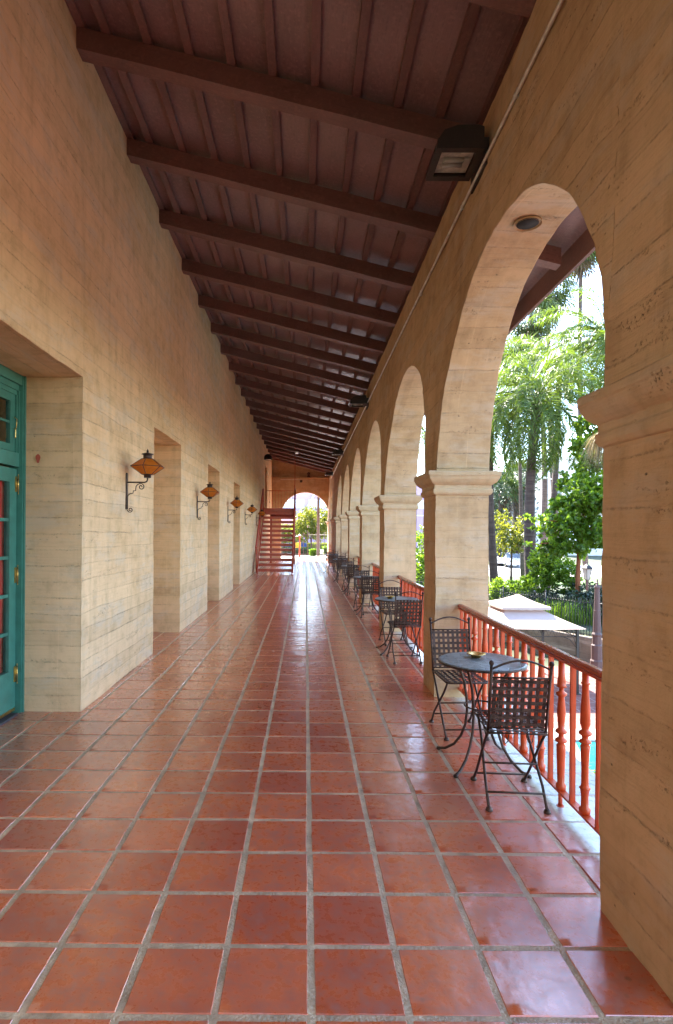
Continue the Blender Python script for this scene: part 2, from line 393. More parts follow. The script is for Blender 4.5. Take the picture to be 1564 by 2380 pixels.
# ------------------------------------------------------------------ ground, floor
OUT = 1.97
def smooth(a, b, t):
    t = min(1, max(0, (t - a) / (b - a))); return t * t * (3 - 2 * t)
def fence_y(x): return 28.6 - (x - 5.8) * (8.8 / 4.6) if x < 10.2 else 20.2
def hmap(x, y):
    low = -3.0
    if y > 20.0:
        t = y - max(fence_y(x), 20.2) if x > 4.5 else y - 29
        low = -3.06 + 1.06 * smooth(-.4, .5, t) if x > 4.2 else -3.06 + 1.06 * smooth(0, 6, t)
    if y > 33.0:
        k = 1 - smooth(3, 11, x)
        if x > -60: low = low * (1 - k) + (-.03) * k
    if y > 62: low = low * (1 - smooth(62, 140, y)) + (-.6) * smooth(62, 140, y)
    return low
mb = MB()
xs = [-400, -200, -90, -50, -30, -20, -12, -6, -2, 1.6, 2.4] + frange(3, 12, .5) + [13, 14, 16, 18, 21, 24, 28, 34, 42, 55, 80, 130, 250, 500]
ys = [-300, -60, -12, 0, 8, 13, 18, 19.6, 20] + frange(20.3, 30, .35) + [30.5, 31, 32, 33.0, 33.45, 36, 40, 45, 50, 55, 62, 75, 90, 120, 160, 250, 450, 900]
mb.grid(lambda x, y: (x, y, hmap(x, y)), xs, ys)
struct(mb, 'ground', M['soil'])
# lower terrace paving
mb = MB(); mb.grid(lambda x, y: (x, y, -2.99), [2.0, 6, 9, 12, 18, 30], [-9, 0, 11, 13.3, 16, 19.72, 19.73])
for fx in (0,): pass
struct(mb, 'paving', M['paving'])
mb = MB(); mb.box(2.0, 12.5, 12.55, 13.25, -3.1, -2.93); mb.box(2.0, 4.2, 4.0, 12.55, -3.1, -2.93)
mb.box(4.2, 4.8, 4.0, 12.55, -3.1, -2.934); mb.box(4.8, 12.5, 4.0, 8.5, -3.1, -2.938)
mb.v += [(4.8, 8.5, -2.936), (5.95, 12.55, -2.936), (4.8, 12.55, -2.936)]; mb.face([len(mb.v) - 3, len(mb.v) - 2, len(mb.v) - 1])
struct(mb, 'pool_deck', simple('deck_concrete', (.21, .20, .19), .85, 0, .2, 2., .4, 40))
mb = MB(); mb.quad([(4.8, 8.5, -2.97), (11.5, 8.5, -2.97), (11.5, 12.55, -2.97), (5.95, 12.55, -2.97)]); struct(mb, 'water', M['water'])
# street seen between the trees
mb = MB(); mb.grid(lambda x, y: (x, y, hmap(x, y) + .03), [13, 16, 20, 25, 30, 40, 60, 90], [47, 50, 54, 58, 62, 64])
struct(mb, 'road', M['pale_concrete'])
mb = MB(); mb.grid(lambda x, y: (x, y, hmap(x, y) + .03), [12, 15, 20, 25, 30, 40, 60, 90], [64.3, 66, 68]); mb.grid(lambda x, y: (x, y, hmap(x, y) + .03), [10, 12, 16, 20, 25, 30, 60], [40, 43, 46.8])
struct(mb, 'lawn', M['lawn'])
# terrace and street beyond the end arch
mb = MB(); mb.box(-8, 7, 34.0, 38.4, -.5, .0); struct(mb, 'terrace', M['pale_concrete'])
mb = MB(); mb.quad([(-60, 41.4, .02), (9, 41.4, .02), (9, 52, .02), (-60, 52, .02)]); struct(mb, 'street', M['pale_concrete'])
# gallery slab body
mb = MB(); mb.box(-2.75, OUT - .01, Y0, 34.0, -3.1, -.011); struct(mb, 'gallery_slab', M['arcade'])
# gallery floor tiles
mb = MB(); gt = MB()
G = .0235
gt.grid(lambda x, y: (x, y, -.0032 + .0010 * noise.noise(Vector((x * 9, y * 9, 0)))), frange(-2.6, OUT - .003, .1), frange(-1.0, 14, .1))
gt.grid(lambda x, y: (x, y, -.0045), [-2.6, OUT - .003], [14, 34.0]); gt.grid(lambda x, y: (x, y, -.0045), [-2.6, OUT - .003], [Y0, -1.])
struct(gt, 'floor_grout', M['grout'])
rt = random.Random(3)
row0 = -26
for j in range(row0, 100):
    ya = 1.901 + S * j; yb = ya + S
    if yb > 34.0 or yb < -4: continue
    near = ya < 13
    for k in range(-8, 5):
        xa = .032 + S * k; xb = xa + S
        if k == 4: xb = OUT + G / 2
        if xb < XL - .01 and not any(a - .1 < ya < b for a, b in ((3.45, 5.07), (7.47, 9.06), (11.6, 13.16), (15.75, 17.25))): continue
        jx, jy = rt.uniform(-.002, .002), rt.uniform(-.002, .002); ro = rt.uniform(-.006, .006)
        tx, ty = rt.gauss(0, .003), rt.gauss(0, .005); g = G / 2 + rt.uniform(-.002, .0015); pil = rt.uniform(-.0004, .0008)
        cx, cy = (xa + xb) / 2, (ya + yb) / 2; hx, hy = (xb - xa) / 2 - g, (yb - ya) / 2 - g
        n = 6 if near and ya > 1.5 else 2
        st = [-.972 + 1.944 * i / n for i in range(n + 1)]; nn = n + 1
        def tp(a_, b_, zz):
            px, py = a_ * hx, b_ * hy
            if near and max(abs(a_), abs(b_)) >= .96:
                nz = noise.noise(Vector((cx + px, cy + py, 0)) * 30) * .0022; px += nz; py -= nz
            return (cx + jx + px - py * ro, cy + jy + py + px * ro, zz + tx * px + ty * py)
        b = len(mb.v)
        for a_ in st:
            for b_ in st: mb.v.append(tp(a_, b_, pil * (1 - a_ * a_) * (1 - b_ * b_)))
        for i in range(nn - 1):
            for l in range(nn - 1):
                mb.face([b + i * nn + l, b + (i + 1) * nn + l, b + (i + 1) * nn + l + 1, b + i * nn + l + 1], 0, None, True)
        # worn chamfer round the tile: shares no normals with the face
        ringi = [(a_, st[0]) for a_ in st[:-1]] + [(st[-1], b_) for b_ in st[:-1]] + [(a_, st[-1]) for a_ in st[:0:-1]] + [(st[0], b_) for b_ in st[:0:-1]]
        # corner vertex joins face and chamfer so that the tile stays one island
        b2 = len(mb.v)
        for (a_, b_) in ringi: mb.v.append(tp(a_, b_, 0.))
        for (a_, b_) in ringi: mb.v.append(tp(a_ / .972, b_ / .972, -.0055))
        q = len(ringi)
        for i in range(q):
            l = (i + 1) % q; i0 = b if i == 0 else b2 + i; l0 = b if l == 0 else b2 + l
            mb.face([i0, b2 + q + i, b2 + q + l, l0], 0, None, False)
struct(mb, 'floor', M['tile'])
# ------------------------------------------------------------------ building wall on the left
OPEN = [(3.45, 5.07, 0, 2.98), (7.47, 9.06, 0, 2.98), (11.6, 13.16, 0, 2.98), (15.75, 17.25, 0, 2.98), (27.7, 29.1, 2.62, 4.84)]
mb = MB(); HT = 7.2; DEP = .62
yb_ = sorted({Y0, Y1} | {y for o in OPEN for y in o[:2]}); zb_ = [0, 2.62, 2.98, 4.84, 6.0, HT]
for ya, yb in zip(yb_[:-1], yb_[1:]):
    for za, zb in zip(zb_[:-1], zb_[1:]):
        if any(o[0] - .01 <= ya and yb <= o[1] + .01 and o[2] - .01 <= za and zb <= o[3] + .01 for o in OPEN): continue
        st = .09 if (ya < 10 and ya > 2) else .3
        mb.grid(lambda y, z: (XL, y, z), frange(ya, yb, st), frange(za, zb, st), 0, lambda y, z: (y, z), amp=.0042)
for (ya, yb, za, zb) in OPEN:
    f = lambda a, b: frange(a, b, .09 if yb < 10 else .3)
    mb.grid(lambda x, z: (x, yb, z), f(XL - DEP, XL), f(za, zb), 0, lambda x, z: (x + 31, z), True, amp=.0042)
    mb.grid(lambda x, z: (x, ya, z), f(XL - DEP, XL), f(za, zb), 0, lambda x, z: (x + 17, z), amp=.0042)
    mb.grid(lambda x, y: (x, y, zb), f(XL - DEP, XL), f(ya, yb), 0, lambda x, y: (y, x), True, amp=.0042)
    if ya > 5: mb.grid(lambda y, z: (XL - DEP + .05, y, z), f(ya, yb), [za, zb], 0, lambda y, z: (y, z))
    if za > 0: mb.grid(lambda x, y: (x, y, za), f(XL - DEP, XL), f(ya, yb), 0, lambda x, y: (y, x))
mb.quad([(XL - DEP - .9, Y0, 0), (XL - DEP - .9, Y1 + .5, 0), (XL - DEP - .9, Y1 + .5, HT), (XL - DEP - .9, Y0, HT)])
mb.quad([(XL, Y0, HT), (XL, Y1 + .5, HT), (XL - DEP - .9, Y1 + .5, HT), (XL - DEP - .9, Y0, HT)])
mb.quad([(XL, Y1 + .5, 0), (XL - DEP - .9, Y1 + .5, 0), (XL - DEP - .9, Y1 + .5, HT), (XL, Y1 + .5, HT)])
bw = tag(mb.build('building_wall', M['wall']), 'long board-marked concrete wall with deep door recesses on the left', 'wall')
m = MB(); m.v = [(-2.38 + .020 * math.cos(a) * (1 + .2 * math.sin(3 * a)), 5.062, 2.25 + .040 * math.sin(a)) for a in [2 * PI * i / 20 for i in range(20)]]; m.face(list(range(20)))
m.build('paint_mark', simple('red_paint_mark', (.48, .10, .06), .8), bw)
# ------------------------------------------------------------------ arcade wall on the right
PIERS = [(-9., -8.54), (-5.41, -4.86), (-1.74, -1.21), (1.93, 2.455), (5.60, 6.15), (9.27, 9.82), (12.94, 13.49), (16.61, 17.16), (20.28, 20.83), (23.95, 28.3), (31.45, 33.5)]
XO = XR + THK; HS = 2.25
mb = MB()
def st_for(y): return .075 if 0 < y < 7 else (.16 if y < 14 else .35)
def face_pair(fn, us, vs, uvf):
    mb.grid(lambda u, v: (xin(fn(u, v)[1]),) + fn(u, v), us, vs, 0, uvf, True, amp=.0065)
    mb.grid(lambda u, v: (XO,) + fn(u, v), us, vs, 0, uvf, amp=.0065)
for (a, b) in PIERS:
    s_ = st_for(a)
    face_pair(lambda y, z: (y, z), frange(a, b, s_), frange(0, WTOP, s_), lambda y, z: (y, z + .07))
for (p, q) in zip(PIERS[:-1], PIERS[1:]):
    a, b = p[1], q[0]; c = (a + b) / 2; r = (b - a) / 2; s_ = st_for(a); na = 76 if a < 10 else 28
    # jambs up to the springing
    for yy, fl in ((a, False), (b, True)):
        mb.grid(lambda t, z: (xin(z) + t * (XO - xin(z)), yy, z), frange(0, 1, s_ / THK), frange(0, HS, s_), 0, lambda t, z: (t * THK + yy * 3.1, z + .03), fl, amp=.0065)
    th = [PI - PI * i / na for i in range(na + 1)]
    mb.grid(lambda t, k: (xin(HS + r * math.sin(k)) + t * (XO - xin(HS + r * math.sin(k))), c + r * math.cos(k), HS + r * math.sin(k)), frange(0, 1, s_ / THK), th, 0,
            lambda t, k: (t * THK + a * 3.1, r * (PI - k)), True, amp=.0065)
    vs = frange(0, 1, s_ / (WTOP - HS))
    def fn(k, v): 
        y = c + r * math.cos(k); z = HS + r * math.sin(k); return (y, z + (WTOP - z) * v)
    face_pair(fn, th, vs, lambda k, v: fn(k, v))
mb.grid(lambda x, y: (x, y, WTOP), [xin(WTOP), XO], [Y0, Y1])
arc = tag(mb.build('arcade_wall', M['arcade']), 'concrete arcade wall with round arches on square piers', 'arcade')
# capitals: projecting mouldings wrapped round each pier
def capital(a, b, wrap_y=True):
    m = MB(); prof = [(0, 1.985), (.016, 1.99), (.03, 2.01), (.031, 2.04), (.02, 2.052), (.021, 2.085), (.034, 2.092), (.058, 2.112), (.078, 2.142), (.087, 2.17), (.092, 2.173), (.092, 2.207), (.084, 2.217), (0, 2.22)]
    far = a > 14
    def ring(d):
        d = d * (.84 if 1.5 < a < 3 else 1)
        x0, x1, y0, y1 = XR - d, XO + d, a - d, b + d; n = 3 if far else 7; pts = []
        for (p, q, k) in (((x0, y0), (x1, y0), n), ((x1, y0), (x1, y1), n), ((x1, y1), (x0, y1), n), ((x0, y1), (x0, y0), n)):
            pts += [(p[0] + (q[0] - p[0]) * i / k, p[1] + (q[1] - p[1]) * i / k) for i in range(k)]
        return pts + [pts[0]]
    L = len(ring(0))
    bb = len(m.v)
    for d, z in prof:
        for (x, y) in ring(d):
            p = Vector((x, y, z)); p += rough(p, .004); m.v.append(tuple(p))
    for i in range(len(prof) - 1):
        for j in range(L - 1):
            m.face([bb + i * L + j, bb + i * L + j + 1, bb + (i + 1) * L + j + 1, bb + (i + 1) * L + j], 0, [(j * .1, prof[i][1]), (j * .1 + .1, prof[i][1]), (j * .1 + .1, prof[i + 1][1]), (j * .1, prof[i + 1][1])], False)
    return m.build('capital', M['capital'], arc)
for (a, b) in PIERS[1:]: capital(a, min(b, Y1 - .12))
m = MB(); m.lathe([(.094, .0), (.094, .012), (.078, .014), (.074, .004)], (1.555, 4.03, HS + 1.5725 - .024), 24, 0, cap=False); m.build('light_recess_rim', M['capital'], arc)
m = MB(); m.lathe([(.001, .0), (.076, .0), (.076, .01)], (1.555, 4.03, HS + 1.5725 - .019), 24); m.build('recess_shade_disc', simple('recess_shade', (.014, .009, .006), .8), arc)  # flat disc coloured dark for the shade inside the open light recess
# conduit
m = MB(); cz = lambda y: 4.50
pts = [(1.365, y, 4.50) for y in frange(-3, 31, 2.)]
m.tube(pts, .0135, 8)
tag(cnd := m.build('conduit', M['conduit']), 'thin galvanised conduit running along the top of the arcade wall', 'conduit')
for y in [1.3, 2.9, 3.75, 5.05, 6.9, 8.8, 10.7, 12.4, 14.6, 17, 20, 23, 26, 29]:
    m = MB(); m.tube([(1.365, y - .012, 4.5), (1.365, y + .012, 4.5)], .0175, 8); m.box(1.366, 1.392, y - .01, y + .01, 4.482, 4.545); m.build('clamp', M['conduit'], cnd)
# ------------------------------------------------------------------ end wall with arch
mb = MB(); YE = 33.5; cxE = -.03; rE = 1.41; hsE = 2.5; TE = .45
def zt(x): return hb(x) + .2
xa, xb = cxE - rE, cxE + rE
def epatch(x0, x1, z0f, z1f, n=8, flip=False):
    for (y, fl) in ((YE, False), (YE + TE, True)):
        mb.grid(lambda x, v: (x, y, z0f(x) + (z1f(x) - z0f(x)) * v), frange(x0, x1, (x1 - x0) / n), frange(0, 1, .1), 0, lambda x, v: (x, z0f(x) + (z1f(x) - z0f(x)) * v), fl, amp=.003)
LED = 4.73
epatch(XL - .3, xa, lambda x: 0, lambda x: LED, 3); epatch(xb, 1.85, lambda x: 0, lambda x: LED, 3)
arcz = lambda x: hsE + math.sqrt(max(0, rE * rE - (x - cxE) ** 2))
xsE = [cxE - rE * math.cos(PI * i / 36) for i in range(37)]
for (y, fl) in ((YE, False), (YE + TE, True)):
    mb.grid(lambda x, v: (x, y, arcz(x) + (LED - arcz(x)) * v), xsE, frange(0, 1, .2), 0, lambda x, v: (x, arcz(x) + (LED - arcz(x)) * v), fl)
mb.grid(lambda t, k: (cxE - rE * math.cos(k), YE + t * TE, hsE + rE * math.sin(k)), [0, .5, 1], [PI * i / 36 for i in range(37)], 0, lambda t, k: (t * TE, k * rE))
for xx in (xa, xb): mb.grid(lambda t, z: (xx, YE + t * TE, z), [0, 1], frange(0, hsE, .3), 0, lambda t, z: (t * TE, z), xx > 0)
ew = tag(mb.build('end_wall', M['endwall']), 'concrete end wall with one large round arch at the far end', 'wall')
m = MB(); m.grid(lambda x, v: (x, YE + .16, LED + (zt(x) - LED + .1) * v), frange(XL - .3, 2.6, .4), [0, .5, 1], 0, lambda x, v: (x, v)); m.build('gable', M['endwall'], ew)
m = MB(); m.box(XL, 1.40, YE - .05, YE + .15, LED, LED + .06); m.build('ledge', M['endwall'], ew)
m = MB(); m.box(xb - .06, xb + .2, YE - .07, YE + .5, hsE - .16, hsE - .02); m.build('capital', M['capital'], ew)
m = MB(); m.box(xa - .2, xa + .06, YE - .07, YE + .5, hsE - .16, hsE - .02); m.build('capital', M['capital'], ew)
# ------------------------------------------------------------------ porch roof
rf = thing('porch_roof', 'dark red-brown timber porch roof of heavy beams and thin battens', 'roof')
XE = 2.78
bm_ = MB(); L_ = (XE + .1) - (XL - .12)
ang = math.atan(SL)
for k in range(-9, 21):
    y = 4.87 + 1.38 * k; rr = random.Random(k)
    m = MB(); n = 14 if 0 < y < 14 else 2
    x0, x1 = XL - .1, XE; us = frange(x0, x1, (x1 - x0) / n)
    zl, zh = 0., .185; yl, yh = 0., .142; jit = .0035 if n > 2 else 0
    def pt(x, yy, zz): 
        p = Vector((x, y + yy, hb(x) + zz)); return p + (rough(p, jit) if jit else Vector())
    for (A, B) in (((yl, zl), (yl, zh)), ((yh, zl), (yh, zh)), ((yl, zl), (yh, zl)), ((yl, zh), (yh, zh))):
        m.grid(lambda x, t: pt(x, A[0] + (B[0] - A[0]) * t, A[1] + (B[1] - A[1]) * t), us, [0, 1], 0, lambda x, t: (x + y * 5, t * .16 + y * 3 + A[0] * 4))
    m.quad([pt(x1, yl, zl), pt(x1, yh, zl), pt(x1, yh, zh), pt(x1, yl, zh)])
    m.build('beam', M['wood'], rf)
for k in range(-1, 13):
    x = -1.735 + .357 * k; 
    if k == -1: x = -1.955
    if x > 2.72: continue
    m = MB(); z = hb(x) + .187; wv = random.Random(k)
    ys_ = frange(Y0, 34.0, 1.38)
    offs = [wv.uniform(-.006, .006) for _ in ys_]
    for (a, b) in (((-.034, 0), (-.034, .062)), ((.034, 0), (.034, .062)), ((-.034, 0), (.034, 0))):
        m.grid(lambda i, t: (x + offs[i] + a[0] + (b[0] - a[0]) * t, ys_[i], z + a[1] + (b[1] - a[1]) * t), list(range(len(ys_))), [0, 1], 0, lambda i, t: (ys_[i], t * .07 + x * 3 + a[0] * 2))
    m.build('batten', M['wood'], rf)
m = MB(); dz = .187 + .058
m.grid(lambda y, x: (x, y, hb(x) + dz), frange(Y0, 34.4, 1.2), frange(XL - .1, 2.92, .33), 0, lambda y, x: (y + 2 * math.floor(x * 3), x * 1.), True)
m.build('boarding', M['board'], rf)
m = MB()
for i in range(0, 1):
    m.grid(lambda x, y: (x, y, hb(x) + dz + .14), [XL - .1, 3.0], [Y0, 34.5])
m.quad([(3.0, Y0, hb(3.) + dz), (3.0, 34.5, hb(3.) + dz), (3.0, 34.5, hb(3.) + dz + .14), (3.0, Y0, hb(3.) + dz + .14)])
m.quad([(XL - .1, 34.5, hb(XL) + dz), (3.0, 34.5, hb(3.) + dz), (3.0, 34.5, hb(3.) + dz + .14), (XL - .1, 34.5, hb(XL) + dz + .14)])
m.build('roof_covering', M['terracotta'], rf)
m = MB(); m.box(2.90, 2.94, Y0, 34.5, hb(2.9) - .02, hb(2.9) + dz + .06); m.box(2.941, 2.985, Y0, 34.5, hb(2.9) + .07, hb(2.9) + dz + .09); m.build('fascia', M['wood'], rf)
# ------------------------------------------------------------------ green french door in first recess
DX = -2.548
dr = thing('french_door', 'green french door with brass hinges and red curtain in nearest recess', 'door', (DX, 0, 0))
m = MB()   # frame
m.box(-.075, .045, 5.032, 5.068, 0, 2.975); m.box(-.075, .045, 3.455, 3.545, 0, 2.975); m.box(-.075, .04, 3.545, 5.032, 2.89, 2.975)
m.box(-.075, .016, 3.545, 5.032, 2.17, 2.29); m.box(.045, .060, 5.045, 5.066, 0, 2.975)
m.box(-.07, .012, 3.545, 5.03, 2.84, 2.89); m.box(-.07, .0, 3.545, 5.02, 2.80, 2.84); m.box(-.07, .020, 5.018, 5.031, 2.29, 2.84); m.box(-.07, .006, 5.004, 5.018, 2.29, 2.80)
m.build('door_frame', M['green'], dr)
def leafpart(ya, yb, name):
    m = MB(); x0, x1 = -.05, -.002; z0, z1 = .03, 2.15
    st_, bt, tp = .115, .36, .12
    m.box(x0, x1, ya, ya + st_, z0, z1); m.box(x0, x1, yb - st_, yb, z0, z1); m.box(x0, x1, ya + st_, yb - st_, z0, z0 + bt); m.box(x0, x1, ya + st_, yb - st_, z1 - tp, z1)
    zz0, zz1 = z0 + bt, z1 - tp
    for i in range(1, 5): z = zz0 + (zz1 - zz0) * i / 5; m.box(x0 + .01, x1 - .008, ya + st_, yb - st_, z - .014, z + .014)
    yc = (ya + yb) / 2; m.box(x0 + .012, x1 - .01, yc - .012, yc + .012, zz0, zz1)
    m.box(x1, x1 + .004, ya + .01, yb - .01, .03, .055, 1)
    d = m.build(name, [M['green'], M['brass']], dr)
    g = MB(); g.quad([(-.028, ya + st_, zz0), (-.028, yb - st_, zz0), (-.028, yb - st_, zz1), (-.028, ya + st_, zz1)]); g.build('pane', M['glass'], d)
    return d
dl = leafpart(4.292, 5.026, 'door_leaf'); leafpart(3.55, 4.288, 'door_leaf')
for z in (.27, 1.14, 1.94):
    m = MB(); m.tube([(.010, 5.036, z), (.010, 5.036, z + .155)], .0065, 8); m.lathe([(.003, -.014), (.008, -.005), (.0065, 0)], (.010, 5.036, z), 8); m.lathe([(.0065, 0), (.008, .005), (.003, .016)], (.010, 5.036, z + .155), 8)
    m.box(-.001, .003, 4.995, 5.03, z + .01, z + .145); m.build('hinge', M['brass'], dl)
# transom window
m = MB(); m.box(-.05, -.01, 3.60, 3.68, 2.30, 2.80); m.box(-.05, -.01, 4.93, 5.003, 2.30, 2.80); m.box(-.05, -.01, 3.68, 4.93, 2.30, 2.36); m.box(-.05, -.01, 3.68, 4.93, 2.73, 2.80)
for yy in (3.99, 4.305, 4.62): m.box(-.04, -.018, yy - .012, yy + .012, 2.36, 2.73)
m.box(-.04, -.0185, 3.68, 4.93, 2.54, 2.56)
tw = m.build('transom_window', M['green'], dr)
g = MB(); g.quad([(-.028, 3.68, 2.36), (-.028, 4.93, 2.36), (-.028, 4.93, 2.73), (-.028, 3.68, 2.73)]); g.build('pane', M['glass'], tw)
m = MB(); m.tube([(.0, 4.97, 2.50), (.02, 4.97, 2.50), (.025, 4.97, 2.58), (.0, 4.97, 2.60)], .004, 6); m.tube([(.012, 4.972, 2.5 - .012 * i) for i in range(8)], .006, 6); m.build('chain', M['brass'], tw)
# curtain: gathered cloth hanging inside, tied back at mid height
m = MB()
def cur(y, z):
    pull = .42 * math.exp(-((z - 1.05) / .42) ** 2); e = 5.035
    return (-.060 + .008 * math.sin(y * 70), e - (e - y) * (1 - pull) - pull * .10, z)
m.grid(cur, frange(4.42, 5.035, .008), frange(.25, 2.15, .08)); m.grid(lambda y, z: (-.062 + .012 * math.sin(y * 70), y, z), frange(3.6, 4.25, .01), [.2, 2.15])
m.build('curtain', M['curtain'], dr)
m = MB(); m.box(-.85, -.25, 3.3, 5.2, 0, 3.1); m.build('dark_room_back', M['darkroom'], dr)
m = MB(); m.box(-.02, .05, 3.545, 4.975, -.003, .018); m.build('threshold', simple('threshold', (.05, .055, .07), .5), dr)
# ------------------------------------------------------------------ wall sconces
def spiral(c, r0, r1, turns, a0, n=26, s=1):
    return [(c[0] + (r0 + (r1 - r0) * i / n) * math.cos(a0 + s * turns * 2 * PI * i / n), 0, c[1] + (r0 + (r1 - r0) * i / n) * math.sin(a0 + s * turns * 2 * PI * i / n)) for i in range(n + 1)]
def make_sconce(label):
    t = thing('wall_sconce', label, 'wall lamp', (0, 0, 0), 0, 'amber lantern sconces along the left wall')
    m = MB(); pr = [(-.026, -.30), (.026, -.30), (.026, .085), (.016, .104), (-.016, .104), (-.026, .085)]
    b = len(m.v); m.v += [(.0, y, z) for y, z in pr] + [(.012, y, z) for y, z in pr]
    m.face([b + 6 + i for i in range(6)]); m.face([b + i for i in reversed(range(6))])
    for i in range(6): j = (i + 1) % 6; m.face([b + i, b + j, b + 6 + j, b + 6 + i])
    m.build('back_plate', M['iron'], t)
    m = MB(); m.tube([(.01, 0, 0), (.20, 0, 0), (.225, 0, .008), (.234, 0, .03), (.234, 0, .055)], .0085, 8); m.build('arm', M['iron'], t)
    m = MB()
    p = [(.015, 0, -.30), (.015, 0, -.17), (.02, 0, -.145), (.04, 0, -.128), (.075, 0, -.12), (.078, 0, -.095), (.104, 0, -.092), (.108, 0, -.045), (.125, 0, -.025), (.15, 0, -.012)]
    m.tube(p, .0055, 6); m.tube(spiral((.045, -.305), .030, .006, 1.4, PI, s=1), .0055, 6); m.tube(spiral((.165, -.05), .036, .007, 1.4, PI * .62, s=-1), .0055, 6)
    m.build('scroll', M['iron'], t)
    C = (.234, 0, 0)
    m = MB(); m.lathe([(.038, .05), (.040, .052), (.040, .085), (.062, .087)], C, 12)
    ln = m.build('lantern', M['iron'], t)
    m = MB(); m.lathe([(.062, .087), (.186, .172), (.066, .258)], C, 6, 0, False, PI / 6, True); m.build('glass_shade', M['amber'], ln)
    m = MB()
    for j in range(6):
        a = PI / 6 + j * PI / 3; ps = [(C[0] + r * math.cos(a), r * math.sin(a), z) for r, z in ((.063, .087), (.188, .172), (.067, .258))]
        m.tube(ps, .004, 5); a2 = a + PI / 3
        for r, z in ((.063, .087), (.188, .172), (.067, .258)): m.tube([(C[0] + r * math.cos(a), r * math.sin(a), z), (C[0] + r * math.cos(a2), r * math.sin(a2), z)], .0038, 5)
    m.build('shade_frame', M['iron'], ln)
    m = MB(); m.lathe([(.066, .257), (.052, .262), (.048, .268), (.048, .305), (.066, .308), (.064, .315), (.03, .325), (.012, .33), (.010, .338), (.016, .347), (.006, .356), (.003, .37)], C, 16); m.build('lantern_cap', M['iron'], ln)
    return t
SC = ['black iron sconce with amber lantern nearest the viewer, before the second recess', 'amber lantern sconce between the second and third door recesses', 'amber lantern sconce between the third and fourth door recesses',
      'small amber sconce between the fourth recess and the stair, farther left one', 'amber sconce partly hidden by the red stair handrail']
s0 = None
for i, y in enumerate((6.31, 10.42, 14.53, 18.66, 22.9)):
    if s0 is None: s0 = make_sconce(SC[0]); s0.location = (XL + .003, y, 2.15); s0.rotation_euler = (0, 0, 0)
    else: dup(s0, (XL + .003, y, 2.15), 0, SC[i])
# ------------------------------------------------------------------ floodlights on the arcade wall
def make_flood(label):
    t = thing('floodlight', label, 'floodlight', (0, 0, 0), 0, 'box floodlights on the arcade wall')
    m = MB(); W, D = .40, .40   # outward -x, along y
    pr = [(-.06, 0), (-.06, .155), (-.10, .17), (-.26, .165), (-.36, .13), (-.415, .05), (-.42, .0)]
    n = len(pr); 
    for yy, sh in ((0, 1), (D, 1)): m.v += [(x, yy, z) for x, z in pr]
    m.face(list(range(n))); m.face([n + i for i in reversed(range(n))])
    for i in range(n): j = (i + 1) % n; (m.face([i, n + i, n + j, j]) if not (i == n - 1) else None)
    # downward frame
    for (a, b, c, d) in ((-.42, -.06, -.004, .05), (-.42, -.06, D - .055, D + .004), (-.424, -.37, .05, D - .055), (-.11, -.056, .05, D - .055)): m.box(a, b, c, d, -.012, .006)
    m.build('housing', M['lampbody'], t)
    m = MB(); m.box(-.372, -.108, .048, D - .053, .02, .025); m.build('lens', M['lens'], t)
    m = MB(); m.tube([(-.33, .17, .012), (-.17, .17, .012)], .022, 10); m.tube([(-.33, .23, .012), (-.17, .23, .012)], .022, 10); m.box(-.17, -.13, .14, .26, .0, .018); m.build('lamp_tube', M['frost'], t)
    m = MB(); m.box(-.06, .0, .08, .32, .0, .13); m.box(-.02, .03, .1, .5, -.06, .1); m.build('wall_box', M['lampbody'], t)
    m = MB()
    for i in range(7): m.box(-.20 + i * .022, -.192 + i * .022, .04, .36, .165, .19)
    m.build('cooling_fins', M['lampbody'], t)
    return t
FL = ['large dark box floodlight nearest the viewer, above the first open arch', 'second floodlight from the viewer, beyond the second arch', 'third floodlight along the conduit, small and far', 'farthest small floodlight where the arcade meets the end wall']
f0 = make_flood(FL[0]); f0.location = (1.39, 4.30, 4.53)
for i, y in enumerate((12.6, 20.9, 28.6)): dup(f0, (1.39, y, 4.47), 0, FL[i + 1])
# dome wall light and small fittings at the far end
m = thing('dome_wall_light', 'dark half-dome wall light above the stair landing', 'wall lamp', (XL, 27.2, 5.02))
q = MB(); q.lathe([(.20, 0), (.20, .06), (.17, .18), (.10, .26), (.0, .28)], (.17, 0, 0), 14, cap=False); q.box(.0, .2, -.08, .08, .0, .12); q.build('shade', M['lampbody'], m)
q = MB(); q.lathe([(.0, .0), (.185, .01)], (.17, 0, 0), 14, cap=False); q.build('lens', M['white'], m)
m = thing('wall_horn', 'small copper coloured horn speaker high on the far end wall', 'speaker', (.16, YE + .13, 4.92))
q = MB(); q.lathe([(.03, -.16), (.10, -.12), (.07, -.02), (.05, .0), (.09, .06), (.10, .12), (.03, .18)], (0, -.1, 0), 12); q.build('horn', M['postpaint'], m); q = MB(); q.box(-.03, .03, -.08, .04, -.03, .03); q.build('bracket', M['iron'], m)
m = thing('security_camera', 'small round camera under the ledge of the end wall', 'camera', (-.28, YE - .02, 4.58))
q = MB(); q.lathe([(.03, -.10), (.07, -.07), (.08, 0), (.07, .03)], (0, -.07, 0), 12); q.build('dome', M['lampbody'], m); q = MB(); q.box(-1.2, -.05, -.0, .03, .06, .085); q.build('cable_tray', M['conduit'], m)
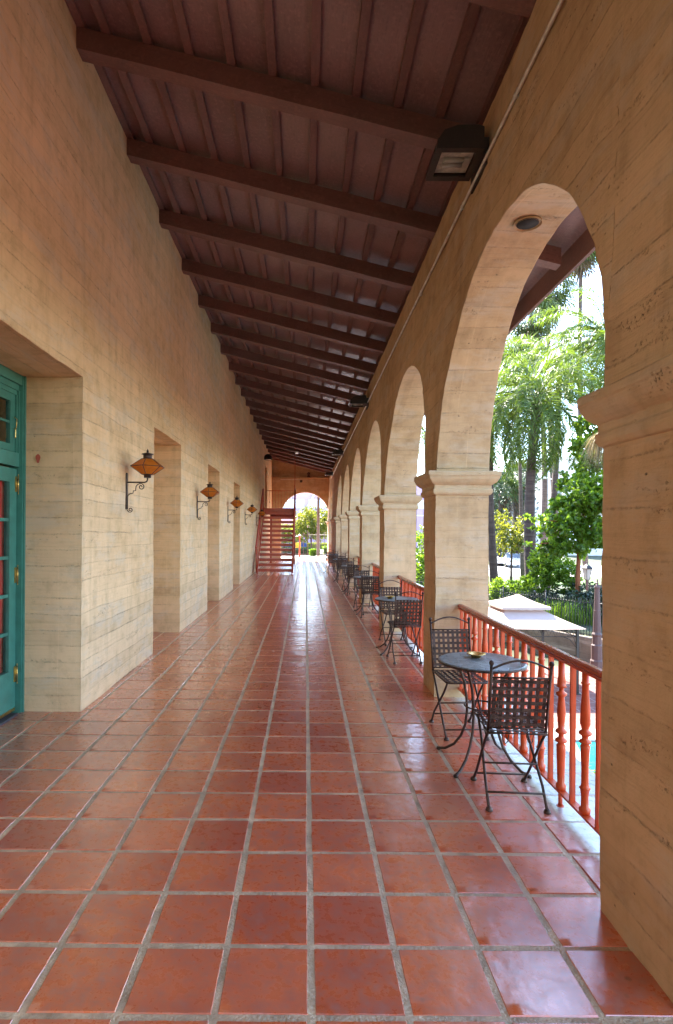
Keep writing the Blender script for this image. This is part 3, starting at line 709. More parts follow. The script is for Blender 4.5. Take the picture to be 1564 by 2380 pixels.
# ------------------------------------------------------------------ railings
def bal_profile(kind):
    if kind: return [(.016, .0), (.028, .004), (.030, .03), (.020, .04), (.019, .10), (.024, .14), (.030, .147), (.022, .155), (.019, .17), (.019, .26), (.024, .36), (.026, .385), (.018, .395), (.030, .402), (.031, .412), (.016, .425), (.018, .44), (.034, .452), (.034, .462), (.018, .475), (.020, .49), (.027, .51), (.024, .60), (.018, .68), (.018, .73), (.025, .738), (.018, .746), (.018, .80)]
    return [(.016, .0), (.028, .004), (.029, .03), (.020, .045), (.022, .12), (.025, .24), (.026, .275), (.016, .29), (.034, .30), (.033, .312), (.016, .325), (.015, .345), (.033, .355), (.032, .367), (.017, .38), (.020, .42), (.025, .48), (.019, .55), (.017, .575), (.030, .587), (.031, .598), (.014, .61), (.014, .63), (.030, .638), (.024, .648), (.024, .67), (.019, .70), (.018, .80)]
RX = 1.525
def railing(ya, yb, label, seg, near):
    t = thing('railing', label, 'railing', (RX, ya, 0), 0, 'orange-red railings in the arcade openings'); L = yb - ya
    m = MB()
    pr = [(-.022, -.014), (.022, -.014), (.028, -.004), (.024, .003), (.024, .010), (.014, .018), (-.014, .018), (-.024, .010), (-.024, .003), (-.028, -.004)]
    n = len(pr); m.v += [(x, 0, .90 + z) for x, z in pr] + [(x, L, .90 + z) for x, z in pr]
    for i in range(n): j = (i + 1) % n; m.face([i, j, n + j, n + i], 0, None, False)
    m.build('handrail', M['railtop'], t)
    m = MB(); m.box(-.021, .021, 0, L, .866, .880); m.build('upper_bar', M['rail'], t)
    m = MB(); m.box(-.022, .022, 0, L, .085, .099); m.build('bottom_rail', M['rail'], t)
    y = .055 + .025; k = 0; me = {}
    y0 = (2.946 - 2.455) % .1447; y = y0 - .1447 + .1447; k = 0 if near else 0
    y = y0
    while y < L - .03:
        kk = k % 4
        key = 'f' if k % 2 == (1 if near else 0) else ('a' if kk in (0, 1) else 'b')
        if key not in me:
            m = MB()
            if key == 'f': m.box(-.0145, .0145, -.008, .008, .099, .866); m.box(-.0085, .0085, -.0098, .0098, .11, .855)
            else: m.lathe([(r_, .098 + z * .768 / .80) for r_, z in bal_profile(key == 'a')], (0, 0, 0), seg)
            o = m.build('bar' if key == 'f' else 'baluster', M['rail'], t); me[key] = o
        else:
            o = me[key].copy(); sc.collection.objects.link(o); o.parent = t
        o.location = (0, y, 0); y += .1447; k += 1
    nf = 3
    for i in range(nf):
        yy = L * (i + .5) / nf
        if near: yy = [.93, 1.9, 2.7][i]
        m = MB(); m.tube([(0, yy, -.003), (0, yy, .09)], .013, 8); m.lathe([(.024, -.003), (.022, .004)], (0, yy, 0), 10); m.build('foot', M['rail'], t)
RL = ['orange-red railing with turned balusters in the nearest open arch', 'orange-red railing seen edge-on in the second arch', 'orange-red railing seen edge-on in the third arch', 'distant red railing in the fourth arch', 'distant red railing in the fifth arch', 'distant red railing in the sixth arch']
for i in range(6):
    a, b = PIERS[3 + i][1], PIERS[4 + i][0]
    railing(a + .002, b - .002, RL[i], 14 if i == 0 else 8, i == 0)
railing(PIERS[9][1] + .002, PIERS[10][0] - .002, 'distant red railing in the last arch beside the end wall', 6, False)
# ------------------------------------------------------------------ bistro chairs and tables
def make_chair(label):
    t = thing('bistro_chair', label, 'chair', (0, 0, 0), 0, 'iron lattice bistro chairs'); w = .165; I = M['iron']
    def post(h): return -.175 - (h - .45) * .20
    m = MB()
    for s in (-1, 1):
        m.tube([(s * w, post(.45), .45), (s * w, post(.66), .66), (s * w * 1.02, post(.86), .86)], .0085, 8)
        m.lathe([(.004, -.012), (.011, -.008), (.015, .004), (.011, .015), (.003, .02)], (s * w * 1.02, post(.86), .868), 10)
    bow = [(-w * 1.02 + 2 * w * 1.02 * i / 12, post(.84 + .05 * math.sin(PI * i / 12)), .835 + .055 * math.sin(PI * i / 12)) for i in range(13)]
    m.tube(bow, .0065, 6); m.tube([(-w, post(.785), .785), (w, post(.785), .785)], .006, 6); m.tube([(-w, post(.475), .475), (w, post(.475), .475)], .006, 6)
    m.build('back_frame', I, t)
    m = MB(); wd = .0215
    for i in range(8):
        x = -w + .022 + (2 * w - .044) * i / 7; n = 18
        for k in range(n):
            h0, h1 = .475 + .31 * k / n, .475 + .31 * (k + 1) / n
            z0, z1 = .0022 * math.sin(k * PI / 2 + i * PI), .0022 * math.sin((k + 1) * PI / 2 + i * PI)
            m.obox((x, post(h0) + z0, h0), (x, post(h1) + z1, h1), wd, .0018, 0, (0, 1, 0))
    for i in range(7):
        h = .50 + .262 * i / 6
        m.obox((-w, post(h), h), (w, post(h), h), .0018, wd, 0)
    m.build('backrest', I, t)
    m = MB()
    for i in range(7):
        x = -w + .024 + (2 * w - .048) * i / 6; m.obox((x, -.19, .452), (x, .21, .452), wd, .0018)
    for i in range(8):
        y = -.165 + .35 * i / 7; m.obox((-w, y, .4545), (w, y, .4545), wd, .0018)
    m.build('seat', I, t)
    m = MB(); c = [(-w, -.195, .448), (w, -.195, .448), (w, .20, .448), (w * .9, .22, .448), (-w * .9, .22, .448), (-w, .20, .448)]
    m.tube(c, .008, 8, closed=True); m.build('seat_frame', I, t)
    for s in (-1, 1):
        for kind in (0, 1):
            m = MB()
            if kind == 0: p = [(s * w, -.185, .46), (s * w, -.10, .37), (s * w * .98, .12, .10), (s * w * .98, .205, .012)]; f = p[-1]
            else: p = [(s * (w - .02), .17, .44), (s * (w - .02), .08, .34), (s * w, -.13, .12), (s * w, -.21, .012)]; f = p[-1]
            m.tube(p, .0085, 8); lg = m.build('leg', I, t)
            m = MB(); m.lathe([(.019, 0), (.021, .004), (.017, .017), (.009, .024)], (f[0], f[1], .0), 12); m.build('foot', I, lg)
    for (y, h) in ((-.165, .09), (.16, .065), (-.045, .215)):
        m = MB(); m.tube([(-w, y, h), (w, y, h)], .006, 6); m.build('stretcher', I, t)
    m = MB()
    for s in (-1, 1): m.tube([(s * .07 + a_, b_, .44 + c_) for a_, b_, c_ in ((-.02, -.19, 0), (-.012, -.2, -.035), (.0, -.2, -.05), (.012, -.2, -.035), (.02, -.19, 0))], .0035, 5)
    m.build('hook', I, t)
    return t
def make_table(label):
    t = thing('bistro_table', label, 'table', (0, 0, 0), 0, 'round slate-topped bistro tables')
    m = MB(); m.lathe([(.0, .702), (.285, .702), (.295, .704), (.298, .711), (.295, .717), (.285, .7195), (.0, .721)], (0, 0, 0), 56, cap=False); m.build('table_top', M['slate'], t)
    m = MB(); m.lathe([(.297, .698), (.303, .700), (.303, .712), (.297, .714), (.295, .700)], (0, 0, 0), 56, cap=False); m.build('rim', M['iron'], t)
    for j in range(4):
        a = PI / 4 + j * PI / 2; m = MB()
        prof = [(.20, .70), (.175, .64), (.135, .54), (.118, .44), (.112, .34), (.125, .24), (.16, .15), (.215, .075), (.29, .022), (.345, .010)]
        # smooth
        pts = []
        for i in range(len(prof) - 1):
            for s in (0, .5):
                r_ = prof[i][0] + (prof[i + 1][0] - prof[i][0]) * s; z = prof[i][1] + (prof[i + 1][1] - prof[i][1]) * s; pts.append((r_ * math.cos(a), r_ * math.sin(a), z))
        pts.append((prof[-1][0] * math.cos(a), prof[-1][0] * math.sin(a), prof[-1][1])); m.tube(pts, .0095, 8)
        lg = m.build('leg', M['iron'], t); m = MB(); m.lathe([(.016, 0), (.016, .01), (.010, .018)], pts[-1][:2] + (.0,), 10); m.build('foot', M['iron'], lg)
    m = MB(); m.tube([(.118 * math.cos(a), .118 * math.sin(a), .40) for a in [2 * PI * i / 24 for i in range(24)]], .006, 6, closed=True); m.build('ring', M['iron'], t)
    return t
SETS = [(1.25, 4.02, 'the nearest'), (1.25, 7.72, 'the second'), (1.25, 11.38, 'the third'), (1.25, 15.05, 'the fourth'), (1.22, 18.7, 'the fifth'), (1.0, 22.2, 'the sixth and farthest')]
ch0 = tb0 = None; rs = random.Random(11)
for i, (x, y, nm) in enumerate(SETS):
    la = 'iron lattice chair on the viewer\'s side of %s bistro table' % nm; lb = 'iron lattice chair on the far side of %s bistro table' % nm
    lt = 'round slate-topped iron table, %s from the viewer' % (nm.split()[1] if i < 5 else 'sixth and farthest')
    jit = (0, 0, 0, 0) if i == 0 else tuple(rs.uniform(-.05, .05) for _ in range(4))
    pa = (x + .01 + jit[0], y - .50 + jit[1], 0); pb = (x + .01 + jit[2], y + .635 + jit[3], 0)
    if i == 0: ch0 = make_chair(la); ch0.location = pa; ch0.rotation_euler = (0, 0, R(-4)); tb0 = make_table(lt); tb0.location = (x, y, 0)
    else: dup(ch0, pa, R(-4 + jit[2] * 200), la); dup(tb0, (x + jit[3] * .5, y, 0), jit[0] * 3, lt)
    dup(ch0, pb, PI + R(3 + jit[1] * 150), lb)
def bowl(x, y, label, first=[None]):
    if first[0] is None:
        t = thing('ashtray', label, 'ashtray', (x, y, .7225), 0, 'brass ashtrays on the tables'); first[0] = t
        m = MB(); m.lathe([(.0, .0), (.030, .0), (.033, .006), (.052, .022), (.066, .024), (.067, .027), (.051, .026), (.032, .011), (.0, .008)], (0, 0, 0), 24, cap=False); m.build('dish', M['brass'], t)
        for a in (0, 2.1, 4.2): m = MB(); m.obox((.050 * math.cos(a), .050 * math.sin(a), .027), (.067 * math.cos(a), .067 * math.sin(a), .029), .012, .003); m.build('rest', M['brass'], t)
    else: dup(first[0], (x, y, .7225), 1., label)
bowl(1.235, 4.11, 'small brass ashtray on the nearest slate table'); bowl(1.15, 7.72, 'small brass ashtray on the second slate table')
# ------------------------------------------------------------------ red steel stair
st = thing('staircase', 'red steel open-riser staircase rising to a landing by the left wall', 'staircase', (0, 0, 0)); SR = M['stair']
xa_, xb_ = -1.80, -.50; ys0, ys1, hl = 21.35, 24.9, 2.62
for x in (xa_, xb_):
    m = MB(); m.v += [(x - .02, ys0, 0), (x - .02, ys0 + .12, 0), (x - .02, ys1, hl - .20), (x - .02, ys1, hl + .02), (x - .02, ys1 - .05, hl + .02), (x - .02, ys0, .22)]
    m.v += [(v[0] + .04, v[1], v[2]) for v in m.v[:6]]
    m.face([5, 4, 3, 2, 1, 0]); m.face([6, 7, 8, 9, 10, 11])
    for i in range(6): j = (i + 1) % 6; m.face([i, j, 6 + j, 6 + i])
    m.build('stringer', SR, st)
for k in range(1, 14):
    y = ys0 + (ys1 - ys0) * k / 14; h = hl * k / 14
    m = MB(); m.box(xa_ + .02, xb_ - .02, y - .03, y + .23, h - .04, h); m.box(xa_ + .02, xb_ - .02, y - .03, y - .018, h - .105, h - .04); m.build('tread', SR, st)
m = MB(); m.box(xa_ - .12, xb_ + .03, ys1, 28.55, hl - .03, hl); m.box(xa_ + .02, xb_ - .02, ys1, ys1 + .06, hl - .27, hl - .03); m.box(xa_ + .02, xb_ - .02, 28.49, 28.55, hl - .27, hl - .03)
m.box(xb_ - .02, xb_ + .03, ys1, 28.55, hl - .27, hl - .03); m.build('landing', SR, st)
for x in (xa_, xb_):
    dxh = -.055 if x == xa_ else .035; m = MB(); r_ = .036
    m.tube([(x + dxh, 21.42, .98), (x + dxh, ys1 - .05, 3.44), (x + dxh, ys1 + .06, 3.44)], r_, 10); m.build('handrail', SR, st)
    for yy, h0 in ((21.45, 0), (23.1, 1.2), (ys1 - .05, hl - .2)):
        m = MB(); m.tube([(x + dxh * .7, yy, h0 + .05), (x + dxh, yy, .98 + max(0, yy - 21.42) * (2.46 / 3.43))], .024, 8); m.build('rail_post', SR, st)
    for off in (.33, .62):
        m = MB(); m.tube([(x + dxh * .7, 21.5, off), (x + dxh * .7, ys1, off + 2.6)], .010, 6); m.build('mid_rail', SR, st)
def lrail(p, q, n, nm='landing_rail'):
    m = MB(); p, q = Vector(p), Vector(q)
    m.tube([p + Vector((0, 0, 1.02)), q + Vector((0, 0, 1.02))], .016, 6); m.tube([p + Vector((0, 0, .06)), q + Vector((0, 0, .06))], .010, 6)
    for i in range(n + 1):
        c = p.lerp(q, i / n); m.tube([c + Vector((0, 0, 0)), c + Vector((0, 0, 1.02))], .009, 5)
        if i % 2: m.lathe([(.01, -.04), (.024, 0), (.01, .04)], c + Vector((0, 0, .45)), 6)
    m.build(nm, SR, st)
lrail((-1.95, 28.5, hl), (xb_, 28.5, hl), 10); lrail((xb_, ys1 + .1, hl), (xb_, 28.5, hl), 24)
m = MB(); m.tube([(xb_ + .02, ys1 + .05, 2.3), (xb_ + .02, ys1 + .05, hb(-.48) + .1)], .014, 6); m.build('hanger_rod', SR, st)
for x in (-1.72, -.56):
    m = MB(); m.box(x - .05, x + .05, 28.38, 28.48, 0, hl - .27); m.build('landing_post', SR, st)
m = MB(); m.box(-.50, -.34, 25.0, 25.5, 5.08, 5.12); tag(m.build('junction_box', M['white']), 'small white box fixed under the beams above the stair landing', 'junction box')
# ------------------------------------------------------------------ garden: planter wall, iron fence, gazebo, lamp post
m = MB(); m.box(10.05, 30, 19.75, 20.05, -3.1, -2.07); 
def slant(mb_, p, q, th, z0, z1):
    p, q = Vector((*p, 0)), Vector((*q, 0)); d = (q - p).normalized(); nn_ = Vector((-d.y, d.x, 0)) * th
    a = [p, q, q + nn_, p + nn_]; b = len(mb_.v); mb_.v += [(v.x, v.y, z0) for v in a] + [(v.x, v.y, z1) for v in a]
    for f in ((0, 1, 2, 3), (4, 5, 6, 7), (0, 1, 5, 4), (1, 2, 6, 5), (2, 3, 7, 6), (3, 0, 4, 7)): mb_.face([b + i for i in f], 0, [(0, 0), (4, 0), (4, 1), (0, 1)])
slant(m, (4.2, 30.9), (10.1, 19.9), .3, -3.1, -2.07)
tag(m.build('planter_wall', M['planter']), 'low concrete planter wall bounding the lower terrace', 'wall')
def ironfence(name, pts, h, zf, label, spacing=.115, r=.012, mat=None, posth=.08, bay=2.2, panel='picket_panel'):
    mat = mat or M['blackiron']; t = thing(name, label, 'fence', (0, 0, 0))
    for p, q in zip(pts[:-1], pts[1:]):
        p, q = Vector((*p, 0)), Vector((*q, 0)); L = (q - p).length; nb = max(1, round(L / bay))
        for i in range(nb):
            a, b = p.lerp(q, i / nb), p.lerp(q, (i + 1) / nb); m = MB(); za, zb = zf(a), zf(b)
            for hh in (.10, h - .16): m.tube([(a.x, a.y, za + hh), (b.x, b.y, zb + hh)], .014, 4)
            n = int((b - a).length / spacing)
            for j in range(1, n):
                c = a.lerp(b, j / n); z = za + (zb - za) * j / n; m.tube([(c.x, c.y, z + .03), (c.x, c.y, z + h - .03), (c.x, c.y, z + h)], [r, r, .001], 4, cap=False)
            m.build(panel, mat, t)
            m = MB(); m.tube([(a.x, a.y, za - .02), (a.x, a.y, za + h + posth)], .026, 6); m.lathe([(.03, 0), (.036, .02), (.0, .06)], (a.x, a.y, za + h + posth), 6); m.build('post', mat, t)
    return t
ironfence('iron_fence', [(4.3, 31.0), (10.2, 20.0), (24, 20.0)], 1.38, lambda p: -2.07, 'black iron picket fence on the planter wall behind the gazebo')
gz = thing('gazebo', 'pale two-tier canvas gazebo on dark posts beside the pool', 'gazebo', (6.55, 17.55, -2.99))
def canopy(hx, hy, z0, z1, tx, ty, name, val=.10, n=10):
    m = MB(); 
    def side(ax, sx):
        def f(u, v):   # u across -1..1, v 0 eave ->1 top
            wx = hx + (tx - hx) * v; wy = hy + (ty - hy) * v; z = z0 + (z1 - z0) * v - .03 * math.sin(PI * v) - .015 * (1 - v) * (1 - u * u)
            return (sx * wx, u * wy, z) if ax == 0 else (u * wx, sx * wy, z)
        m.grid(f, [-1 + 2 * i / n for i in range(n + 1)], [i / 8 for i in range(9)], 0, None)
        if val: m.grid(lambda u, v: (lambda p: (p[0], p[1], p[2] - v * val * (1 + .18 * abs(math.sin(u * 9)))))(f(u, 0)), [-1 + 2 * i / 24 for i in range(25)], [0, 1], 0, None)
    for ax in (0, 1):
        for sx in (-1, 1): side(ax, sx)
    return m.build(name, M['canvas'], gz)
canopy(1.42, 1.42, 1.90, 2.40, .40, .40, 'lower_canopy', .0); canopy(.72, .72, 2.42, 2.72, .02, .02, 'upper_canopy', .07)
for sx in (-1, 1):
    for sy in (-1, 1):
        m = MB(); m.box(sx * 1.27 - .035, sx * 1.27 + .035, sy * 1.2 - .035, sy * 1.2 + .035, 0, 1.90); m.box(sx * 1.27 - .08, sx * 1.27 + .08, sy * 1.2 - .08, sy * 1.2 + .08, 0, .015); m.build('post', M['blackiron'], gz)
for (p, q) in (((-1.27, -1.2), (1.27, -1.2)), ((-1.27, 1.2), (1.27, 1.2)), ((-1.27, -1.2), (-1.27, 1.2)), ((1.27, -1.2), (1.27, 1.2))):
    m = MB(); a, b = Vector((*p, 1.84)), Vector((*q, 1.84)); m.tube([a, b], .016, 6); m.tube([a - Vector((0, 0, .2)), b - Vector((0, 0, .2))], .012, 6)
    n = 14
    for i in range(n): c = a.lerp(b, i / n); d = a.lerp(b, (i + .5) / n) - Vector((0, 0, .2)); e = a.lerp(b, (i + 1) / n); m.tube([c, d, e], .006, 4)
    br = (b - a).normalized() * .42; m.tube([a - Vector((0, 0, .55)), a + br * .5 - Vector((0, 0, .28)), a + br - Vector((0, 0, .2))], .010, 5); m.tube([b - Vector((0, 0, .55)), b - br * .5 - Vector((0, 0, .28)), b - br - Vector((0, 0, .2))], .010, 5)
    m.build('trim', M['blackiron'], gz)
lp = thing('lamp_post', 'dusty pink twin-lantern lamp post before the planter wall', 'lamp post', (9.43, 18.4, -2.99))
m = MB(); m.lathe([(.20, 0), (.20, .5), (.17, .55), (.17, 1.0), (.14, 1.04), (.14, 1.30), (.155, 1.32), (.155, 1.36), (.12, 1.42), (.10, 2.1), (.105, 2.12), (.098, 2.14), (.075, 2.82), (.09, 2.84), (.09, 2.88), (.03, 2.98), (.045, 3.01), (.02, 3.04), (.03, 3.07), (.004, 3.15)], (0, 0, 0), 10, smooth=False); m.build('column', M['postpaint'], lp)
m = MB(); m.tube([(-.33, 0, 2.93), (.33, 0, 2.93)], .014, 6)
for s in (-1, 1):
    m.tube([(p[0] * s + s * .18, 0, 2.87 + p[2]) for p in spiral((0, 0), .055, .012, 1.2, 0)], .008, 5)
m.build('arm', M['blackiron'], lp)
for s in (-1, 1):
    m = MB(); m.lathe([(.02, 2.76), (.045, 2.80), (.035, 2.95), (.06, 3.02), (.05, 3.08), (.09, 3.12)], (s * .33, 0, 0), 8); ln = m.build('lantern', M['postpaint'], lp)
    m = MB(); m.lathe([(.088, 3.12), (.155, 3.47)], (s * .33, 0, 0), 6, smooth=False, cap=False); m.build('lantern_glass', M['frost'], ln)
    m = MB(); m.lathe([(.18, 3.46), (.185, 3.485), (.12, 3.56), (.05, 3.60), (.02, 3.64), (.0, 3.68)], (s * .33, 0, 0), 6, smooth=False)
    for j in range(6): a = 2 * PI * j / 6; m.tube([(s * .33 + .088 * math.cos(a), .088 * math.sin(a), 3.12), (s * .33 + .157 * math.cos(a), .157 * math.sin(a), 3.47)], .007, 4)
    m.build('lantern_cap', M['blackiron'], ln)
# ------------------------------------------------------------------ vegetation generators
def leafquad(m, p, d, nrm, L, W, mi=0):
    d = d.normalized(); s = d.cross(nrm)
    if s.length < 1e-3: s = d.cross(Vector((0, 0, 1)) + Vector((.1, .2, 0)))
    s.normalize(); b = len(m.v)
    m.v += [tuple(p), tuple(p + d * L * .45 + s * W * .5), tuple(p + d * L), tuple(p + d * L * .45 - s * W * .5)]
    m.face([b, b + 1, b + 2, b + 3], mi)
def rv(r): return Vector((r.gauss(0, 1), r.gauss(0, 1), r.gauss(0, 1))).normalized()
def foliage(m, blobs, n, L, W, seed=1, droop=.3, flat=1.):
    r = random.Random(seed); vols = [b[1] * b[1] * b[2] for b in blobs]; tot = sum(vols)
    for (c, rad, rz), vv in zip(blobs, vols):
        c = Vector(c); k = int(n * vv / tot)
        # leaf clumps gathered on twig ends
        nc = max(3, k // 14)
        cl = []
        for _ in range(nc):
            q = rv(r) * (r.random() ** .38); cl.append(Vector((q.x * rad, q.y * rad, q.z * rz)))
        for i in range(k):
            q = cl[i % nc] + rv(r) * r.uniform(.2, 1.) * rad * .16; p = c + q; d = rv(r); d.z = d.z * flat - droop
            leafquad(m, p, d, rv(r), L * r.uniform(.6, 1.25), W * r.uniform(.6, 1.25))
def tree(name, label, cat, base, blobs, n, L, W, mat, trunk, tr=.12, tmat='bark', seed=1, group=None, limbs=True, droop=.3):
    base = Vector(base); t = thing(name, label, cat, base, 0, group)
    m = MB(); foliage(m, [((Vector(c) - base), a, b) for c, a, b in blobs], n, L, W, seed, droop); m.build('crown' if trunk else 'foliage', mat, t)
    m = MB(); r = random.Random(seed)
    if trunk:
        pts = [Vector((0, 0, -.2))] + [Vector(p) - base for p in trunk]; k = len(pts); m.tube(pts, [tr * (1.25 - .75 * i / (k - 1)) for i in range(k)], 8)
        if limbs:
            for c, a, b in blobs:
                e = Vector(c) - base; s = pts[-1] * r.uniform(.65, 1.); mid = (s + e) / 2 + rv(r) * .15 * a
                m.tube([s, mid, e + rv(r) * a * .3], [tr * .4, tr * .25, tr * .08], 5)
        m.build('trunk', M[tmat], t)
    return t
def palm(label, base, top, tr, nf, fl, seed, mat, lmax=.55, kind='feather', dead=0, group='tall palms in the garden', el0=(.1, 1.3), cat='palm tree', hang=1.0, trunk_bulge=1.25, nlf=46, sag=1.25):
    base, top = Vector(base), Vector(top); t = thing('palm_tree', label, cat, base, 0, group); r = random.Random(seed)
    m = MB(); H = top - base; pts = []; rad = []
    for i in range(15):
        f = i / 14; bend = math.sin(f * PI) * .03 * H.z; pts.append(Vector((H.x * f + bend * math.sin(seed), H.y * f, H.z * f - .15 * (i == 0)))); rad.append(tr * (trunk_bulge + (.82 - trunk_bulge) * min(1, f * 1.6)) * (1 + .04 * (i % 2)))
    m.tube(pts, rad, 12); m.build('trunk', M['palmtrunk'], t)
    m = MB(); top_l = H
    if kind == 'feather':
        for i in range(nf):
            az = 2 * PI * (i * .618034) + r.uniform(-.2, .2); el = el0[0] + (el0[1] - el0[0]) * (i + .5) / nf; L = fl * r.uniform(.85, 1.1)
            d = Vector((math.cos(az), math.sin(az), 0)); ns = 12; p = top_l + Vector((0, 0, .1)); sp = [p.copy()]; e = el; 
            for k in range(ns):
                e -= sag / ns * (1 + .6 * k / ns); p = p + (d * math.cos(e) + Vector((0, 0, math.sin(e)))) * (L / ns); sp.append(p.copy())
            m.tube(sp, [.028 * (1 - .9 * k / ns) + .002 for k in range(ns + 1)], 4, cap=False)
            side = Vector((-d.y, d.x, 0))
            for k in range(nlf):
                f = .12 + .88 * k / nlf; x = f * ns; ii = min(int(x), ns - 1); q = sp[ii].lerp(sp[ii + 1], x - ii); tng = (sp[ii + 1] - sp[ii]).normalized()
                for s in (-1, 1):
                    ll = lmax * (math.sin(PI * min(1, f * .92 + .06)) ** .5) * r.uniform(.75, 1.1)
                    dr_ = (side * s * r.uniform(.5, 1.) + tng * r.uniform(.5, .9) + Vector((0, 0, r.uniform(-.1, .35)))).normalized()
                    m1 = q + dr_ * ll * .5; d2 = (dr_ * .55 + Vector((0, 0, -1.0 * hang))).normalized(); w_ = r.uniform(.016, .026)
                    s2 = dr_.cross(rv(r)).normalized() * w_; b = len(m.v); e2 = m1 + d2 * ll * .55
                    m.v += [tuple(q - s2 * .5), tuple(q + s2 * .5), tuple(m1 + s2), tuple(m1 - s2), tuple(e2)]
                    m.face([b, b + 1, b + 2, b + 3]); m.face([b + 3, b + 2, b + 4])
        m.build('crown', mat, t)
    else:
        def fanleaf(mm, org, d, size, droop_, nb=18):
            d = d.normalized(); side = d.cross(Vector((0, 0, 1))); side = side.normalized() if side.length > .05 else Vector((1, 0, 0)); up = side.cross(d)
            mm.tube([org, org + d * size * .7], .012, 3, cap=False); o2 = org + d * size * .7
            for k in range(nb):
                a = -2.0 + 4.0 * k / (nb - 1); dd = d * math.cos(a) + side * math.sin(a) + up * r.uniform(-.12, .12); dd.normalize()
                mid = o2 + dd * size * .5; e = mid + (dd + Vector((0, 0, -droop_))).normalized() * size * .45; ss = up.cross(dd).normalized() * .022 * size / .9 * 1.3; b = len(mm.v)
                mm.v += [tuple(o2), tuple(mid + ss), tuple(e), tuple(mid - ss)]; mm.face([b, b + 1, b + 2, b + 3])
        for i in range(nf):
            az = 2 * PI * i * .618; el = el0[0] + (el0[1] - el0[0]) * (i + .5) / nf
            fanleaf(m, top_l, Vector((math.cos(az) * math.cos(el), math.sin(az) * math.cos(el), math.sin(el))), fl * r.uniform(.8, 1.1), r.uniform(.5, 1.5))
        m.build('crown', mat, t)
        if dead:
            m = MB()
            for i in range(dead):
                az = 2 * PI * i * .618; el = r.uniform(-1.45, -.75); fanleaf(m, top_l + Vector((0, 0, -r.random() * fl * .9)), Vector((math.cos(az) * math.cos(el), math.sin(az) * math.cos(el), math.sin(el))), fl * r.uniform(.5, .85), 2., 12)
            m.build('dead_skirt', M['dead'], t)
    return t
def at(x, y, Y):     # photo pixel (1564-wide) -> world point at depth Y
    dx, u = x - 710, 1235 - y; tx = dx - u * .007; ty = u + dx * .007
    return Vector((tx * Y / 1325, Y, EYE + ty * Y / 1325))
# big queen palm behind the gazebo
b_ = at(1240, 1345, 29); palm('large feathery palm with thick trunk rising behind the gazebo', (b_.x, 29, hmap(b_.x, 29)), at(1250, 925, 29), .27, 44, 4.7, 5, M['frond'], 1.0, el0=(-.7, 1.25), hang=.8, nlf=70, sag=1.35)
b_ = at(1268, 1330, 35); palm('slimmer feathery palm just right of the thick-trunked palm', (b_.x, 35, hmap(b_.x, 35)), at(1300, 850, 36), .2, 34, 4.8, 9, M['frond'], 1.05, el0=(-.4, 1.25), hang=.8, nlf=62)
b_ = at(1152, 1366, 31); palm('ringed palm trunk close beside the second pier, fronds overhead', (b_.x, 31, hmap(b_.x, 31)), at(1142, 960, 31), .20, 34, 4.2, 12, M['frond'], 1.05, el0=(-.6, 1.2), hang=.75, nlf=62, sag=1.3)
b_ = at(1405, 1330, 30); palm('feathery palm at the right, fronds high beside the near pier', (b_.x, 30, -2.1), at(1410, 790, 30), .2, 36, 4.4, 21, M['frond'], .95, el0=(-.5, 1.3), hang=.75, nlf=66, sag=1.3)
b_ = at(1362, 1300, 52); palm('very tall fan palm with dead skirt, topmost at the eave', (b_.x, 52, -2.1), at(1352, 560, 52), .20, 40, 2.1, 31, M['fan'], kind='fan', dead=26, el0=(-1.35, 1.3))
b_ = at(1260, 1300, 56); palm('tall fan palm with brown skirt showing under the eave', (b_.x, 56, -2.1), at(1233, 735, 56), .26, 44, 2.3, 33, M['fan'], kind='fan', dead=34, el0=(-1.4, 1.3))
b_ = at(1300, 1300, 60); palm('tall fan palm crown right behind the eave end', (b_.x, 60, -2.1), at(1275, 665, 60), .26, 44, 2.6, 35, M['fan'], kind='fan', dead=34, el0=(-1.4, 1.3))
b_ = at(1205, 1300, 70); palm('short fan palm with shaggy trunk between the houses', (b_.x, 70, -2.0), at(1207, 1115, 70), .8, 40, 2.2, 41, M['fan'], kind='fan', dead=140, el0=(-.5, 1.4))
b_ = at(1165, 1300, 66); palm('short fan palm with reddish shaggy trunk left of another', (b_.x, 66, -2.0), at(1166, 1140, 66), .7, 40, 2.1, 43, M['fan'], kind='fan', dead=120, el0=(-.5, 1.4))
b_ = at(1215, 1300, 44); palm('mid-height fan palm with spread green fans behind feathery palms', (b_.x, 44, -2.05), at(1200, 860, 44), .14, 44, 1.9, 47, M['fan'], kind='fan', dead=10, el0=(-.5, 1.4))
# seed strands hanging at the right
t = thing('seed_strands', 'hanging golden palm seed strands at the right, beside the near pier', 'palm seed cluster', at(1395, 1000, 24)); m = MB(); r = random.Random(4)
for i in range(420):
    a = r.uniform(0, 2 * PI); L = r.uniform(.8, 2.0); o = Vector((0, 0, 0)); q = Vector((math.cos(a) * .55 * r.random(), math.sin(a) * .5 * r.random(), -L * .35)); e = Vector((q.x * 1.9, q.y * 1.8, -L)); s = rv(r) * .011
    b = len(m.v); m.v += [tuple(o), tuple(q + s), tuple(e), tuple(q - s)]; m.face([b, b + 1, b + 2, b + 3])
m.build('strands', M['seed'], t)
m = MB(); m.tube([(0.9, .4, .9), (.4, .2, .5), (0, 0, 0)], .03, 5); m.build('stalk', M['dead'], t)
